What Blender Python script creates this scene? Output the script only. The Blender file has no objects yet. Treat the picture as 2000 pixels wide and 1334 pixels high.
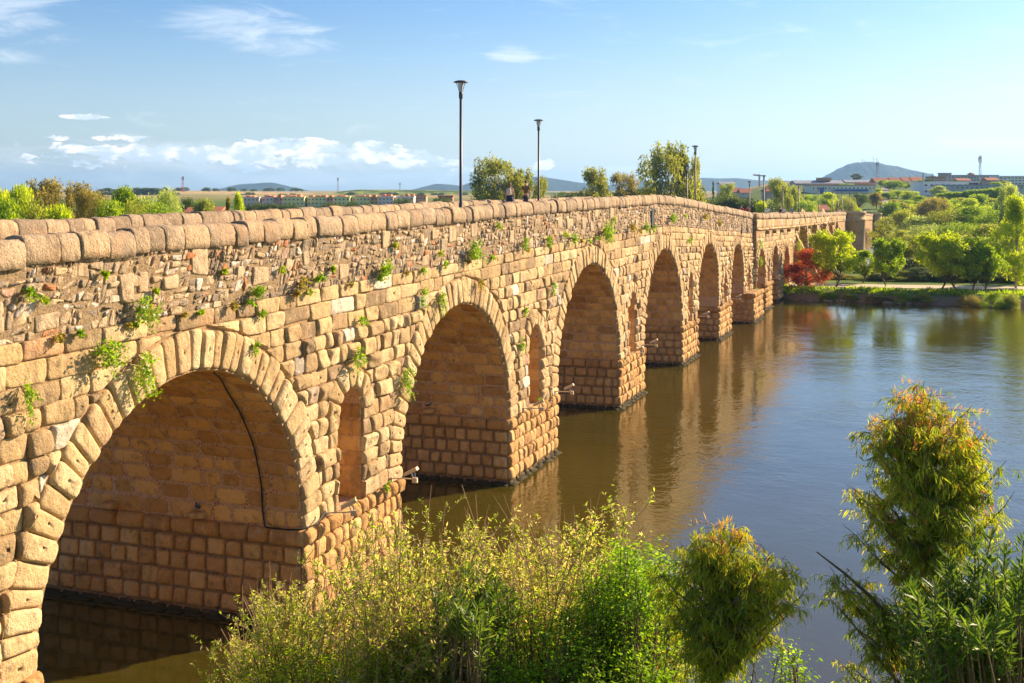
import bpy, math, random
import numpy as np
from mathutils import Vector

# ------------------------------------------------------------------ camera, sky, sun
F, H, HZ = 2310.0, 12.6, 370.0          # focal length in photo pixels, eye height above water, horizon row
scene = bpy.context.scene
C = scene.collection
cam_d = bpy.data.cameras.new('camera'); cam = bpy.data.objects.new('camera', cam_d); C.objects.link(cam)
cam.location = (0, 0, H); cam.rotation_euler = (math.radians(90), 0, 0)
cam_d.sensor_width = 36; cam_d.lens = 36 * F / 2000.0; cam_d.shift_y = -(667 - HZ) / 2000.0
cam_d.clip_start = 0.2; cam_d.clip_end = 40000
scene.camera = cam
scene.view_settings.view_transform = 'Standard'
scene.view_settings.look = 'None'
scene.view_settings.gamma = 1.0
scene.view_settings.exposure = 1.34
SUN_AZ = math.atan2(.84, .545); SUN_EL = math.radians(25)

def N(nt, typ, **kw):
    n = nt.nodes.new(typ)
    for k, v in kw.items():
        if k.startswith('i_'):
            n.inputs[int(k[2:])].default_value = v
        else:
            setattr(n, k, v)
    return n
def L(nt, a, b): nt.links.new(a, b)
def math_n(nt, op, a, b=None, c=None, clamp=False):
    n = nt.nodes.new('ShaderNodeMath'); n.operation = op; n.use_clamp = clamp
    for i, v in enumerate((a, b, c)):
        if v is None: continue
        if isinstance(v, (int, float)): n.inputs[i].default_value = v
        else: nt.links.new(v, n.inputs[i])
    return n.outputs[0]
def ramp(nt, fac, stops, interp='LINEAR'):
    n = nt.nodes.new('ShaderNodeValToRGB'); r = n.color_ramp; r.interpolation = interp
    while len(r.elements) > 1: r.elements.remove(r.elements[-1])
    r.elements[0].position = stops[0][0]; r.elements[0].color = tuple(stops[0][1]) + (1,)
    for p, c in stops[1:]:
        e = r.elements.new(p); e.color = tuple(c) + (1,)
    nt.links.new(fac, n.inputs[0]); return n.outputs[0]
def mixc(nt, fac, a, b, blend='MIX'):
    n = nt.nodes.new('ShaderNodeMix'); n.data_type = 'RGBA'; n.blend_type = blend
    for i, v in ((0, fac), (6, a), (7, b)):
        if isinstance(v, (int, float)): n.inputs[i].default_value = v
        elif isinstance(v, tuple): n.inputs[i].default_value = v + ((1,) if len(v) == 3 else ())
        else: nt.links.new(v, n.inputs[i])
    return n.outputs[2]
def smooth_n(nt, v, a, b):
    n = nt.nodes.new('ShaderNodeMapRange'); n.interpolation_type = 'SMOOTHSTEP'
    nt.links.new(v, n.inputs[0]); n.inputs[1].default_value = a; n.inputs[2].default_value = b
    return n.outputs[0]

world = bpy.data.worlds.new('World'); scene.world = world; world.use_nodes = True
def build_world():
    nt = world.node_tree; nt.nodes.clear()
    out = N(nt, 'ShaderNodeOutputWorld'); bg = N(nt, 'ShaderNodeBackground')
    sky = N(nt, 'ShaderNodeTexSky'); sky.sky_type = 'NISHITA'; sky.sun_disc = False
    sky.sun_elevation = SUN_EL; sky.sun_rotation = SUN_AZ
    sky.air_density = 1.0; sky.dust_density = 1.0; sky.ozone_density = 2.0
    tc = N(nt, 'ShaderNodeTexCoord'); sp = N(nt, 'ShaderNodeSeparateXYZ'); L(nt, tc.outputs['Generated'], sp.inputs[0])
    x, y, z = sp.outputs
    az = math_n(nt, 'ARCTAN2', x, y)
    el = math_n(nt, 'ARCSINE', z)
    def vec(ax, ay, w=0.0):
        c = N(nt, 'ShaderNodeCombineXYZ'); L(nt, math_n(nt, 'MULTIPLY', az, ax), c.inputs[0])
        L(nt, math_n(nt, 'MULTIPLY', el, ay), c.inputs[1]); c.inputs[2].default_value = w; return c.outputs[0]
    def noise(v, scale, detail=6, rough=.55, dist=0.0):
        n = N(nt, 'ShaderNodeTexNoise'); L(nt, v, n.inputs['Vector']); n.inputs['Scale'].default_value = scale
        n.inputs['Detail'].default_value = detail; n.inputs['Roughness'].default_value = rough
        n.inputs['Distortion'].default_value = dist; return n.outputs['Fac']
    def blob(a0, e0, ra, re):                       # soft patch of sky at a compass bearing and elevation
        dx = math_n(nt, 'DIVIDE', math_n(nt, 'SUBTRACT', az, a0), ra)
        dy = math_n(nt, 'DIVIDE', math_n(nt, 'SUBTRACT', el, e0), re)
        r2 = math_n(nt, 'ADD', math_n(nt, 'MULTIPLY', dx, dx), math_n(nt, 'MULTIPLY', dy, dy))
        return math_n(nt, 'SUBTRACT', 1.0, r2, clamp=True)
    def add(*vs):
        r = vs[0]
        for v in vs[1:]: r = math_n(nt, 'MAXIMUM', r, v)
        return r
    # cumulus bank low in the sky
    cum_mask = add(blob(-.225, .027, .19, .0150), blob(-.17, .033, .12, .0110), blob(-.285, .030, .17, .0090), blob(-.33, .041, .05, .004), blob(-.10, .024, .08, .008),
                   blob(.021, .0205, .022, .0075), blob(-.018, .016, .04, .004), blob(-.345, .058, .022, .003))
    n1 = noise(vec(1, 2.1, 3.1), 40, 9, .62, .25)
    cum = smooth_n(nt, math_n(nt, 'ADD', n1, math_n(nt, 'MULTIPLY', cum_mask, .22)), .60, .67)
    cum = math_n(nt, 'MULTIPLY', cum, smooth_n(nt, cum_mask, .0, .15))
    # second sample shifted upwards gives the shaded undersides
    n1b = noise(vec(1, 2.1, 3.1), 46, 5, .55, .25)
    # thin veils
    n2 = noise(vec(1, 4.5, 9.0), 11, 8, .66, 1.1)
    veil_mask = add(blob(-.415, .140, .075, .026), blob(-.225, .132, .085, .024), blob(-.19, .118, .06, .012), blob(-.425, .102, .06, .010), blob(-.20, .0115, .24, .013),
                    blob(.0, .113, .030, .012), blob(.39, .037, .06, .006),
                    blob(.32, .016, .13, .006), blob(.11, .016, .09, .006), blob(-.25, .022, .30, .024))
    veil = smooth_n(nt, math_n(nt, 'ADD', n2, math_n(nt, 'MULTIPLY', smooth_n(nt, veil_mask, 0, 1), .26)), .54, .92)
    # broad haze band toward the horizon + faint streaks everywhere
    skyc = mixc(nt, 1.0, sky.outputs[0], (0.57, 0.78, 1.04), 'MULTIPLY')
    lowb = math_n(nt, 'MULTIPLY', math_n(nt, 'SUBTRACT', 1.0, smooth_n(nt, el, .0, .17)), math_n(nt, 'ADD', .75, math_n(nt, 'MULTIPLY', smooth_n(nt, az, -.35, .4), .55)))
    skyc = mixc(nt, math_n(nt, 'MULTIPLY', lowb, .52, clamp=True), skyc, (6.7, 7.3, 7.3))
    cloudc = mixc(nt, smooth_n(nt, n1b, .42, .60), (5.6, 6.5, 7.3), (9.8, 9.3, 8.6))
    c1 = mixc(nt, math_n(nt, 'MULTIPLY', veil, .46), skyc, (7.9, 8.2, 8.5))
    c2 = mixc(nt, math_n(nt, 'MULTIPLY', cum, .92), c1, cloudc)
    L(nt, c2, bg.inputs[0]); bg.inputs[1].default_value = 0.062
    L(nt, bg.outputs[0], out.inputs[0])
build_world()

sd = bpy.data.lights.new('sun', 'SUN'); sun = bpy.data.objects.new('sun', sd); C.objects.link(sun)
sd.energy = 5.0; sd.angle = math.radians(0.6); sd.color = (1.0, .77, .53)
_to = Vector((math.sin(SUN_AZ) * math.cos(SUN_EL), math.cos(SUN_AZ) * math.cos(SUN_EL), math.sin(SUN_EL)))
sun.rotation_euler = _to.to_track_quat('Z', 'Y').to_euler(); sun.location = (40, 20, 60)

rng = np.random.default_rng(7); random.seed(7)

# ------------------------------------------------------------------ object helpers
ORG = {}
def org(o): return ORG.get(o.name, np.zeros(3)) if o else np.zeros(3)
def tag(o, label=None, cat=None, group=None, kind=None):
    if label: o['label'] = label
    if cat: o['category'] = cat
    if group: o['group'] = group
    if kind: o['kind'] = kind
    return o
def thing(name, label, cat, loc, group=None):
    o = bpy.data.objects.new(name, None); C.objects.link(o); o.location = loc
    o.empty_display_size = .2
    ORG[o.name] = np.array(loc, float); return tag(o, label, cat, group)
class MB:
    def __init__(s): s.v = []; s.g = {3: [], 4: []}; s.a = []; s.n = 0
    def add(s, V, Fs, rnd=0.5):
        V = np.asarray(V, float).reshape(-1, 3)
        if np.isscalar(rnd): rnd = np.full(len(V), rnd)
        s.v.append(V); s.a.append(np.asarray(rnd, float))
        if not isinstance(Fs, (list, tuple)) or (len(Fs) and not isinstance(Fs[0], np.ndarray)): Fs = [np.asarray(Fs, int)]
        for f in Fs:
            if len(f): s.g[f.shape[1]].append(f + s.n)
        s.n += len(V)
    def box(s, c, size, rnd=.5, rot=0.0, taper=1.0):
        x, y, z = np.array(size) / 2.0
        V = np.array([(-x,-y,-z),(x,-y,-z),(x,y,-z),(-x,y,-z),(-x*taper,-y*taper,z),(x*taper,-y*taper,z),(x*taper,y*taper,z),(-x*taper,y*taper,z)])
        cr, sr = math.cos(rot), math.sin(rot)
        V = np.c_[V[:,0]*cr - V[:,1]*sr, V[:,0]*sr + V[:,1]*cr, V[:,2]] + np.array(c)
        s.add(V, np.array([(0,3,2,1),(4,5,6,7),(0,1,5,4),(1,2,6,5),(2,3,7,6),(3,0,4,7)]), rnd)
    def tube(s, pts, radii, k=6, rnd=.5, cap=True):
        pts = np.asarray(pts, float); n = len(pts)
        radii = np.full(n, radii) if np.isscalar(radii) else np.asarray(radii, float)
        T = np.gradient(pts, axis=0); T /= np.linalg.norm(T, axis=1)[:, None] + 1e-9
        ref = np.array([0, 0, 1.0]) if abs(T[0, 2]) < .9 else np.array([1.0, 0, 0])
        A = np.cross(T, ref); A /= np.linalg.norm(A, axis=1)[:, None] + 1e-9
        B = np.cross(T, A)
        th = np.arange(k) * 2 * math.pi / k
        V = pts[:, None] + radii[:, None, None] * (A[:, None] * np.cos(th)[None, :, None] + B[:, None] * np.sin(th)[None, :, None])
        V = V.reshape(-1, 3); idx = np.arange(n * k).reshape(n, k)
        a = idx[:-1]; b = idx[1:]
        Fq = np.stack([a, b, np.roll(b, -1, 1), np.roll(a, -1, 1)], -1).reshape(-1, 4)
        fs = [Fq]
        if cap:
            V = np.vstack([V, pts[0], pts[-1]]); m = n * k
            i0 = idx[0]; i1 = idx[-1]
            fs.append(np.vstack([np.stack([np.full(k, m), i0, np.roll(i0, -1)], -1), np.stack([np.full(k, m + 1), np.roll(i1, -1), i1], -1)]))
        s.add(V, fs, rnd)
    def lathe(s, prof, c, k=24, rnd=.5):
        prof = np.asarray(prof, float); n = len(prof); th = np.arange(k) * 2 * math.pi / k
        V = np.zeros((n, k, 3)); V[..., 0] = prof[:, :1] * np.cos(th); V[..., 1] = prof[:, :1] * np.sin(th); V[..., 2] = prof[:, 1:2]
        idx = np.arange(n * k).reshape(n, k); a = idx[:-1]; b = idx[1:]
        s.add(V.reshape(-1, 3) + np.array(c), np.stack([a, np.roll(a, -1, 1), np.roll(b, -1, 1), b], -1).reshape(-1, 4), rnd)
    def build(s, name, mat, parent=None, smooth=False):
        V = np.vstack(s.v) if s.v else np.zeros((0, 3))
        o_ = org(parent); V = V - o_
        me = bpy.data.meshes.new(name)
        me.vertices.add(len(V)); me.vertices.foreach_set('co', V.astype(np.float32).ravel())
        parts = [np.vstack(s.g[k]) for k in (3, 4) if s.g[k]]
        li = np.concatenate([p.ravel() for p in parts]).astype(np.int32)
        st = []; o = 0
        for p in parts:
            st.append(o + np.arange(len(p)) * p.shape[1]); o += p.size
        st = np.concatenate(st).astype(np.int32)
        me.loops.add(len(li)); me.loops.foreach_set('vertex_index', li)
        me.polygons.add(len(st)); me.polygons.foreach_set('loop_start', st)
        me.update(calc_edges=True)
        me.polygons.foreach_set('use_smooth', np.full(len(st), smooth, dtype=bool))
        at = me.attributes.new('rnd', 'FLOAT', 'POINT'); at.data.foreach_set('value', np.concatenate(s.a).astype(np.float32))
        me.materials.append(mat)
        ob = bpy.data.objects.new(name, me); C.objects.link(ob)
        if parent: ob.parent = parent; ORG[ob.name] = o_
        return ob
def P(x, y, Z): return np.array([(x - 1000) * Z / F, Z, H - (y - HZ) * Z / F])

# ------------------------------------------------------------------ materials
def base_mat(name, rough=.8, spec=.3):
    m = bpy.data.materials.new(name); m.use_nodes = True; nt = m.node_tree
    b = nt.nodes['Principled BSDF']; b.inputs['Roughness'].default_value = rough
    b.inputs['Specular IOR Level'].default_value = spec
    return m, nt, b
def tex(nt, scale, detail=4, rough=.55, vec=None, dist=0.0):
    n = N(nt, 'ShaderNodeTexNoise'); n.inputs['Scale'].default_value = scale
    n.inputs['Detail'].default_value = detail; n.inputs['Roughness'].default_value = rough; n.inputs['Distortion'].default_value = dist
    L(nt, vec if vec is not None else obj_co(nt), n.inputs['Vector']); return n.outputs['Fac']
def obj_co(nt):
    for n in nt.nodes:
        if n.bl_idname == 'ShaderNodeTexCoord': return n.outputs['Object']
    return N(nt, 'ShaderNodeTexCoord').outputs['Object']
def attr(nt, name='rnd'):
    n = N(nt, 'ShaderNodeAttribute'); n.attribute_name = name; return n.outputs['Fac']
def bump(nt, b, h, strength, dist):
    n = N(nt, 'ShaderNodeBump'); n.inputs['Strength'].default_value = strength; n.inputs['Distance'].default_value = dist
    L(nt, h, n.inputs['Height']); L(nt, n.outputs[0], b.inputs['Normal'])
def flat(name, col, rough=.6, metal=0.0, var=0.08, scale=3.0):
    m, nt, b = base_mat(name, rough); b.inputs['Metallic'].default_value = metal
    c = mixc(nt, tex(nt, scale, 5), tuple(v * (1 - var) for v in col), tuple(min(1, v * (1 + var)) for v in col))
    L(nt, c, b.inputs['Base Color']); return m
def stone_mat(name, stops, dark=.35, grain=1.0, bstr=.7, moss=0.0, streak=.4, lichen=.45):
    m, nt, b = base_mat(name, .92, .15)
    col = ramp(nt, attr(nt), stops)
    big = tex(nt, .55, 5, .6); mid = tex(nt, 3.2, 6, .62); fine = tex(nt, 34, 3, .7); cr = tex(nt, 11, 5, .65)
    col = mixc(nt, math_n(nt, 'MULTIPLY', smooth_n(nt, big, .50, .72), dark), col, (.19, .14, .085))
    col = mixc(nt, math_n(nt, 'MULTIPLY', smooth_n(nt, mid, .52, .68), .80), col, mixc(nt, .60, col, (.13, .095, .06)))
    col = mixc(nt, smooth_n(nt, mid, .30, .46), mixc(nt, .45, col, (.62, .47, .30)), col)
    col = mixc(nt, math_n(nt, 'MULTIPLY', grain, .55), col, ramp(nt, fine, [(.30, (.34, .31, .27)), (.5, (1, 1, 1)), (.68, (1.5, 1.45, 1.35))]), 'MULTIPLY')
    sep = N(nt, 'ShaderNodeSeparateXYZ'); geo = N(nt, 'ShaderNodeNewGeometry'); L(nt, geo.outputs['Position'], sep.inputs[0])
    mpp = N(nt, 'ShaderNodeMapping'); L(nt, obj_co(nt), mpp.inputs[0]); mpp.inputs['Scale'].default_value = (2.2, 2.2, .35)
    strk = tex(nt, 1.0, 5, .6, mpp.outputs[0])
    col = mixc(nt, math_n(nt, 'MULTIPLY', smooth_n(nt, strk, .55, .70), streak), col, (.12, .085, .05))
    pink = tex(nt, .8, 3, .5, None, .5)
    col = mixc(nt, math_n(nt, 'MULTIPLY', smooth_n(nt, pink, .56, .68), .28), col, (.56, .31, .15))
    lich = tex(nt, 6.5, 6, .72)
    col = mixc(nt, math_n(nt, 'MULTIPLY', smooth_n(nt, lich, .60, .68), lichen), col, (.55, .50, .40))
    col = mixc(nt, math_n(nt, 'MULTIPLY', smooth_n(nt, tex(nt, 4.2, 6, .75), .60, .70), .45), col, (.11, .095, .075))
    tide = math_n(nt, 'ADD', sep.outputs[2], math_n(nt, 'MULTIPLY', mid, .5))
    col = mixc(nt, math_n(nt, 'SUBTRACT', 1.0, smooth_n(nt, tide, .36, .62), clamp=True), col, (.055, .045, .022))
    if moss:
        col = mixc(nt, math_n(nt, 'MULTIPLY', smooth_n(nt, tex(nt, 1.7, 6, .7), .56, .70), moss), col, (.10, .095, .03))
    L(nt, col, b.inputs['Base Color'])
    h = math_n(nt, 'ADD', math_n(nt, 'MULTIPLY', cr, .8), math_n(nt, 'MULTIPLY', fine, .45))
    h = math_n(nt, 'ADD', h, math_n(nt, 'MULTIPLY', mid, 2.2))
    bump(nt, b, h, bstr, .06)
    return m
TAN = [(0, (.27, .185, .10)), (.12, (.38, .26, .13)), (.35, (.49, .335, .155)), (.6, (.56, .40, .195)), (.8, (.62, .465, .25)), (.88, (.50, .28, .13)), (.93, (.42, .37, .29)), (.97, (.62, .54, .41)), (1, (.70, .62, .48))]
M = {}
M['stone'] = stone_mat('ashlar_granite', TAN, .40)
M['coping'] = stone_mat('coping_granite', [(0, (.27, .20, .13)), (.5, (.38, .285, .185)), (1, (.47, .33, .19))], .45, 1.3, .85, 0.0, .25, .6)
M['pier'] = stone_mat('pier_granite', [(0, (.46, .25, .085)), (.5, (.58, .335, .12)), (1, (.66, .42, .17))], .25, .8, .7)
M['vault'] = stone_mat('vault_granite', [(0, (.44, .23, .07)), (.5, (.68, .39, .12)), (1, (.78, .49, .18))], .45, .7, .5)
M['rubble'] = stone_mat('rubble_stone', [(0, (.21, .17, .13)), (.2, (.32, .25, .17)), (.5, (.46, .34, .21)), (.75, (.53, .39, .23)), (.86, (.60, .50, .38)), (.93, (.62, .55, .47)), (.96, (.46, .17, .07)), (1, (.52, .22, .10))], .30, 1.0, .8)
def mortar_mat(name, c0, c1, brick):
    m, nt, b = base_mat(name, .95, .1)
    n1 = tex(nt, 2.2, 6, .65); n2 = tex(nt, 17, 5, .7)
    col = mixc(nt, n1, c0, c1); col = mixc(nt, smooth_n(nt, n2, .48, .62), col, mixc(nt, .6, col, (.12, .085, .05)))
    if brick:
        v = N(nt, 'ShaderNodeTexVoronoi'); v.inputs['Scale'].default_value = 11; L(nt, obj_co(nt), v.inputs['Vector'])
        sel = math_n(nt, 'MULTIPLY', smooth_n(nt, v.outputs['Distance'], .36, .28), smooth_n(nt, tex(nt, .9, 3), .50, .60))
        col = mixc(nt, sel, col, (.36, .075, .03))
    L(nt, col, b.inputs['Base Color']); bump(nt, b, math_n(nt, 'ADD', n2, n1), .8, .08); return m
M['mortar'] = mortar_mat('lime_mortar', (.38, .235, .11), (.48, .32, .165), False)
M['mortar_in'] = mortar_mat('vault_mortar', (.62, .38, .21), (.72, .50, .32), True)
M['earthmortar'] = mortar_mat('earthy_mortar', (.24, .165, .09), (.42, .30, .165), False)
M['deck'] = flat('deck_paving', (.33, .27, .20), .9, 0, .2, 1.5)
M['iron'] = flat('dark_grey_paint', (.07, .068, .07), .45, .3, .15)
M['white'] = flat('white_paint', (.75, .73, .70), .5)
M['cream'] = flat('cream_paint', (.50, .40, .27), .6)
M['black'] = flat('black_rubber', (.015, .014, .013), .5)
M['glass'] = flat('lamp_glass', (.55, .58, .60), .1)
M['pane'] = flat('window_glass', (.045, .055, .07), .15)
M['bluepane'] = flat('blue_panel', (.05, .16, .42), .4)
M['roof'] = flat('terracotta_roof', (.42, .15, .07), .8, 0, .25, .8)
M['greyroof'] = flat('grey_roof', (.30, .31, .33), .7, 0, .15, .5)
M['steel'] = flat('galvanised_steel', (.30, .31, .33), .4, .6)
M['redpaint'] = flat('red_paint', (.45, .06, .03), .5)
M['skin'] = flat('skin', (.55, .30, .19), .6)
M['hairb'] = flat('light_brown_hair', (.22, .12, .055), .6)
M['hairk'] = flat('dark_hair', (.02, .015, .012), .6)
M['pigeon'] = flat('pigeon_grey', (.13, .14, .17), .7, 0, .4, 30)

def leaf_mat(name, stops, trans=.52, rough=.5, spec=.35):
    m = bpy.data.materials.new(name); m.use_nodes = True; nt = m.node_tree; b = nt.nodes['Principled BSDF']
    out = nt.nodes['Material Output']
    col = ramp(nt, attr(nt), stops)
    b.inputs['Roughness'].default_value = rough; b.inputs['Specular IOR Level'].default_value = spec
    L(nt, col, b.inputs['Base Color'])
    t = N(nt, 'ShaderNodeBsdfTranslucent'); L(nt, mixc(nt, 1.0, col, (1.5, 1.6, .6), 'MULTIPLY'), t.inputs[0])
    mx = N(nt, 'ShaderNodeMixShader'); mx.inputs[0].default_value = trans
    L(nt, b.outputs[0], mx.inputs[1]); L(nt, t.outputs[0], mx.inputs[2]); L(nt, mx.outputs[0], out.inputs[0])
    return m
M['l_willow'] = leaf_mat('willow_leaves', [(0, (.15, .21, .016)), (.35, (.38, .46, .045)), (.6, (.64, .68, .10)), (.62, (.58, .42, .22)), (1, (.74, .62, .36))])
M['l_bright'] = leaf_mat('bright_leaves', [(0, (0.075, 0.165, 0.008)), (.5, (0.20, 0.335, 0.012)), (1, (0.40, 0.52, 0.030))])
M['l_olean'] = leaf_mat('oleander_leaves', [(0, (0.06, 0.12, 0.014)), (.6, (0.15, 0.23, 0.034)), (1, (0.33, 0.40, 0.072))], .35, .5, .3)
M['l_euc'] = leaf_mat('eucalyptus_leaves', [(0, (0.09, 0.135, 0.017)), (.5, (0.27, 0.325, 0.030)), (.8, (0.55, 0.53, 0.045)), (.9, (0.62, 0.30, 0.09)), (1, (0.62, 0.20, 0.09))], .45, .5, .3)
M['l_green'] = leaf_mat('fresh_green_leaves', [(0, (.11, .18, .008)), (.5, (.25, .34, .012)), (1, (.46, .54, .02))])
M['l_lime'] = leaf_mat('lime_leaves', [(0, (.20, .26, .01)), (.5, (.42, .48, .014)), (1, (.66, .66, .025))])
M['l_olive'] = leaf_mat('olive_leaves', [(0, (.13, .155, .022)), (.5, (.29, .31, .04)), (1, (.50, .48, .07))])
M['l_brown'] = leaf_mat('brownish_leaves', [(0, (0.144, 0.120, 0.032)), (.5, (0.288, 0.232, 0.058)), (1, (0.448, 0.336, 0.102))])
M['l_dark'] = leaf_mat('pine_needles', [(0, (.035, .065, .012)), (.5, (.085, .135, .017)), (1, (.20, .24, .03))], .25)
M['l_red'] = leaf_mat('red_maple_leaves', [(0, (0.156, 0.033, 0.021)), (.5, (0.390, 0.065, 0.031)), (1, (0.585, 0.130, 0.042))])
M['l_pale'] = leaf_mat('silvery_leaves', [(0, (0.182, 0.221, 0.073)), (.5, (0.364, 0.416, 0.156)), (1, (0.585, 0.611, 0.291))])
M['l_gum'] = leaf_mat('gum_leaves', [(0, (.09, .11, .025)), (.5, (.23, .24, .05)), (1, (.46, .42, .10))])
M['bark'] = flat('bark', (.17, .115, .07), .9, 0, .3, 8)
M['palebark'] = flat('pale_bark', (.42, .35, .27), .85, 0, .25, 8)
M['twig'] = flat('reddish_twigs', (.34, .21, .11), .8, 0, .3, 12)

def water_mat():
    m, nt, b = base_mat('river_water', .02, .95)
    b.inputs['IOR'].default_value = 1.48
    tc = obj_co(nt)
    mp = N(nt, 'ShaderNodeMapping'); L(nt, tc, mp.inputs[0]); mp.inputs['Scale'].default_value = (1, 1, 1); mp.inputs['Rotation'].default_value = (0, 0, .5)
    big = tex(nt, .035, 3, .5, tc)
    c = mixc(nt, smooth_n(nt, big, .3, .7), (.042, .035, .004), (.062, .050, .005))
    L(nt, c, b.inputs['Base Color'])
    r1 = tex(nt, 2.6, 4, .55, mp.outputs[0], .3); r2 = tex(nt, .55, 3, .5, mp.outputs[0], .2); r3 = tex(nt, 7.0, 2, .5, mp.outputs[0])
    sp = N(nt, 'ShaderNodeSeparateXYZ'); L(nt, tc, sp.inputs[0])
    calm = math_n(nt, 'MULTIPLY', smooth_n(nt, math_n(nt, 'ADD', sp.outputs[1], math_n(nt, 'MULTIPLY', big, 20)), 38, 70), 1.0)
    k = math_n(nt, 'ADD', .22, math_n(nt, 'MULTIPLY', calm, math_n(nt, 'ADD', .35, smooth_n(nt, tex(nt, .05, 3, .6, tc), .38, .62))))
    h = math_n(nt, 'ADD', math_n(nt, 'MULTIPLY', r1, .016), math_n(nt, 'ADD', math_n(nt, 'MULTIPLY', r2, .034), math_n(nt, 'MULTIPLY', r3, .002)))
    bump(nt, b, math_n(nt, 'MULTIPLY', h, k), 1.0, 1.0)
    return m
def ground_mat():
    m, nt, b = base_mat('ground', .95, .1)
    n = tex(nt, .012, 6, .6); n2 = tex(nt, .35, 6, .65); n3 = tex(nt, 3.0, 4, .6)
    far = mixc(nt, smooth_n(nt, n, .45, .55), (.42, .30, .13), (.20, .21, .05))
    geo = N(nt, 'ShaderNodeNewGeometry'); sp = N(nt, 'ShaderNodeSeparateXYZ'); L(nt, geo.outputs['Position'], sp.inputs[0])
    near = mixc(nt, smooth_n(nt, n2, .45, .55), (.07, .13, .015), (.13, .18, .03))
    soil = mixc(nt, n3, (.16, .10, .055), (.32, .21, .12))
    near = mixc(nt, smooth_n(nt, math_n(nt, 'ADD', sp.outputs[2], math_n(nt, 'MULTIPLY', n2, .9)), 1.45, 1.05), near, soil)
    col = mixc(nt, smooth_n(nt, sp.outputs[1], 600, 900), near, far)
    L(nt, col, b.inputs['Base Color']); bump(nt, b, n3, .6, .15); return m
def hill_mat(name, c0, c1, s):
    m, nt, b = base_mat(name, .95, .05)
    L(nt, mixc(nt, smooth_n(nt, tex(nt, s, 6, .65), .42, .58), c0, c1), b.inputs['Base Color']); return m
M['rockm'] = flat('river_rock', (.20, .145, .095), .9, 0, .35, 3)
M['water'] = water_mat(); M['ground'] = ground_mat()
M['hill'] = hill_mat('wooded_hill', (.014, .028, .022), (.030, .046, .03), .012)
M['field'] = hill_mat('dry_field', (.50, .36, .16), (.38, .31, .12), .01)
M['scrub'] = hill_mat('green_scrub_hill', (.07, .11, .02), (.26, .30, .06), .03)
M['path'] = flat('gravel_path', (.52, .42, .30), .9, 0, .12, 1.0)
M['asphalt'] = flat('road_asphalt', (.24, .20, .17), .9, 0, .12, 1.0)

# ------------------------------------------------------------------ bridge coordinates
U = np.array([.3378, .9412, 0]); NN = np.array([.9412, -.3378, 0]); O = np.array([-.15, 50.4, 0])
b_, a_ = .001205, .001745
def s_of_x(x):
    dy = (1 - b_ * (x - 1000)) / a_; X = (x - 1000) / dy * H; Z = F * H / dy
    return (X - O[0]) * U[0] + (Z - O[1]) * U[1]
def z_of(x, y):
    dy = (1 - b_ * (x - 1000)) / a_; return H - (y - HZ) / dy * H
TP = [(0,463),(310,443),(493,433),(600,424.5),(700,418),(850,407),(900,403.5),(950,400),(998,396),(1046,393),(1100,389),(1170,386),(1250,382),(1290,380.5),
      (1315,382.5),(1350,389),(1400,400.5),(1436,407),(1468,415),(1477,416),(1544,417),(1600,415.5),(1634,414),(1670,414),(1700,418),(1718,413)]
TS = np.array([s_of_x(x) for x, y in TP]); TZ = np.array([z_of(x, y) for x, y in TP])
TS = np.concatenate([[-70], TS, [400]]); TZ = np.concatenate([[11.3], TZ, [TZ[-1]]])
def T(s): return np.interp(s, TS, TZ)
FS = np.array([-70, -30, 0, 13.6, 40, 50, 71, 400.0]); FZ_ = np.array([11.35, 11.66, 11.85, 11.95, 12.05, 11.3, 10.25, 5.0])
def TF(s): return np.where(s < 50, np.interp(s, FS, FZ_), T(s) - .06)
W = 9.2; S0 = -58.0; S1 = s_of_x(1722)
SSTEP = s_of_x(1470)
def foff(s): return np.where(np.asarray(s) > SSTEP, .4, 0.0)
def fmap(V, extra=0.0):                       # (s, z, h) on the downstream face
    return O + V[:, :1] * U + (V[:, 2:3] + extra + foff(V[:, :1])) * NN + V[:, 1:2] * np.array([0, 0, 1.0])
def at(s, off, z): return O + U * s + NN * off + np.array([0, 0, z])

# arches: (left jamb px, right jamb px, crown px row)
AX = [(70,590,737,375),(781,993,594,905),(1087,1208,525,1148),(1257,1331,484,1294),(1362,1403,477,1384),(1427,1452,478,1440),(1470.5,1487,487,1479),(1500,1513,481,1507),(1523,1535,480,1529)]
arches = []
for l, r, yc, xc in AX:
    s0, s1 = s_of_x(l), s_of_x(r); R = (s1 - s0) / 2; cz = z_of(xc, yc)
    arches.append([ (s0 + s1) / 2, R, max(cz - R, 2.75)])
    arches[-1][1:] = [R, max(cz - R, 2.75)]
arches[0][2] = z_of(375, 737) - arches[0][1]
# off-frame arch to the left of the first pier
per = arches[1][0] - arches[0][0]
arches.insert(0, [arches[0][0] - per, 5.4, arches[0][2]])
CZ = 2.8                                       # cornice top
for a in arches: a[2] = max(a[2], CZ) if abs(a[2] - CZ) > .35 else CZ
print('arches', [[round(v, 2) for v in a] for a in arches])
niches = []
for i in range(len(arches) - 1):
    l = arches[i][0] + arches[i][1]; r = arches[i + 1][0] - arches[i + 1][1]
    if i == 1: c = (s_of_x(650) + s_of_x(712)) / 2
    else: c = (l + r) / 2
    w = r - l; rad = .80 if w > 4 else .16 * w
    topz = 6.45 if i < 5 else 5.3
    niches.append([c, rad, topz - rad, CZ + .02, l, r])
far_arches = []                                 # beyond the buttressed stretch
for x0, x1 in ((1674,1677),(1679,1681.5),(1683.5,1685.5),(1687.5,1689),(1691,1692.2),(1694,1695)):
    s0, s1 = s_of_x(x0), s_of_x(x1); R = (s1 - s0) / 2; far_arches.append([(s0 + s1) / 2, min(R, 3.2), 1.2])
SB0 = s_of_x(1540); SB1 = s_of_x(1634)
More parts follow.
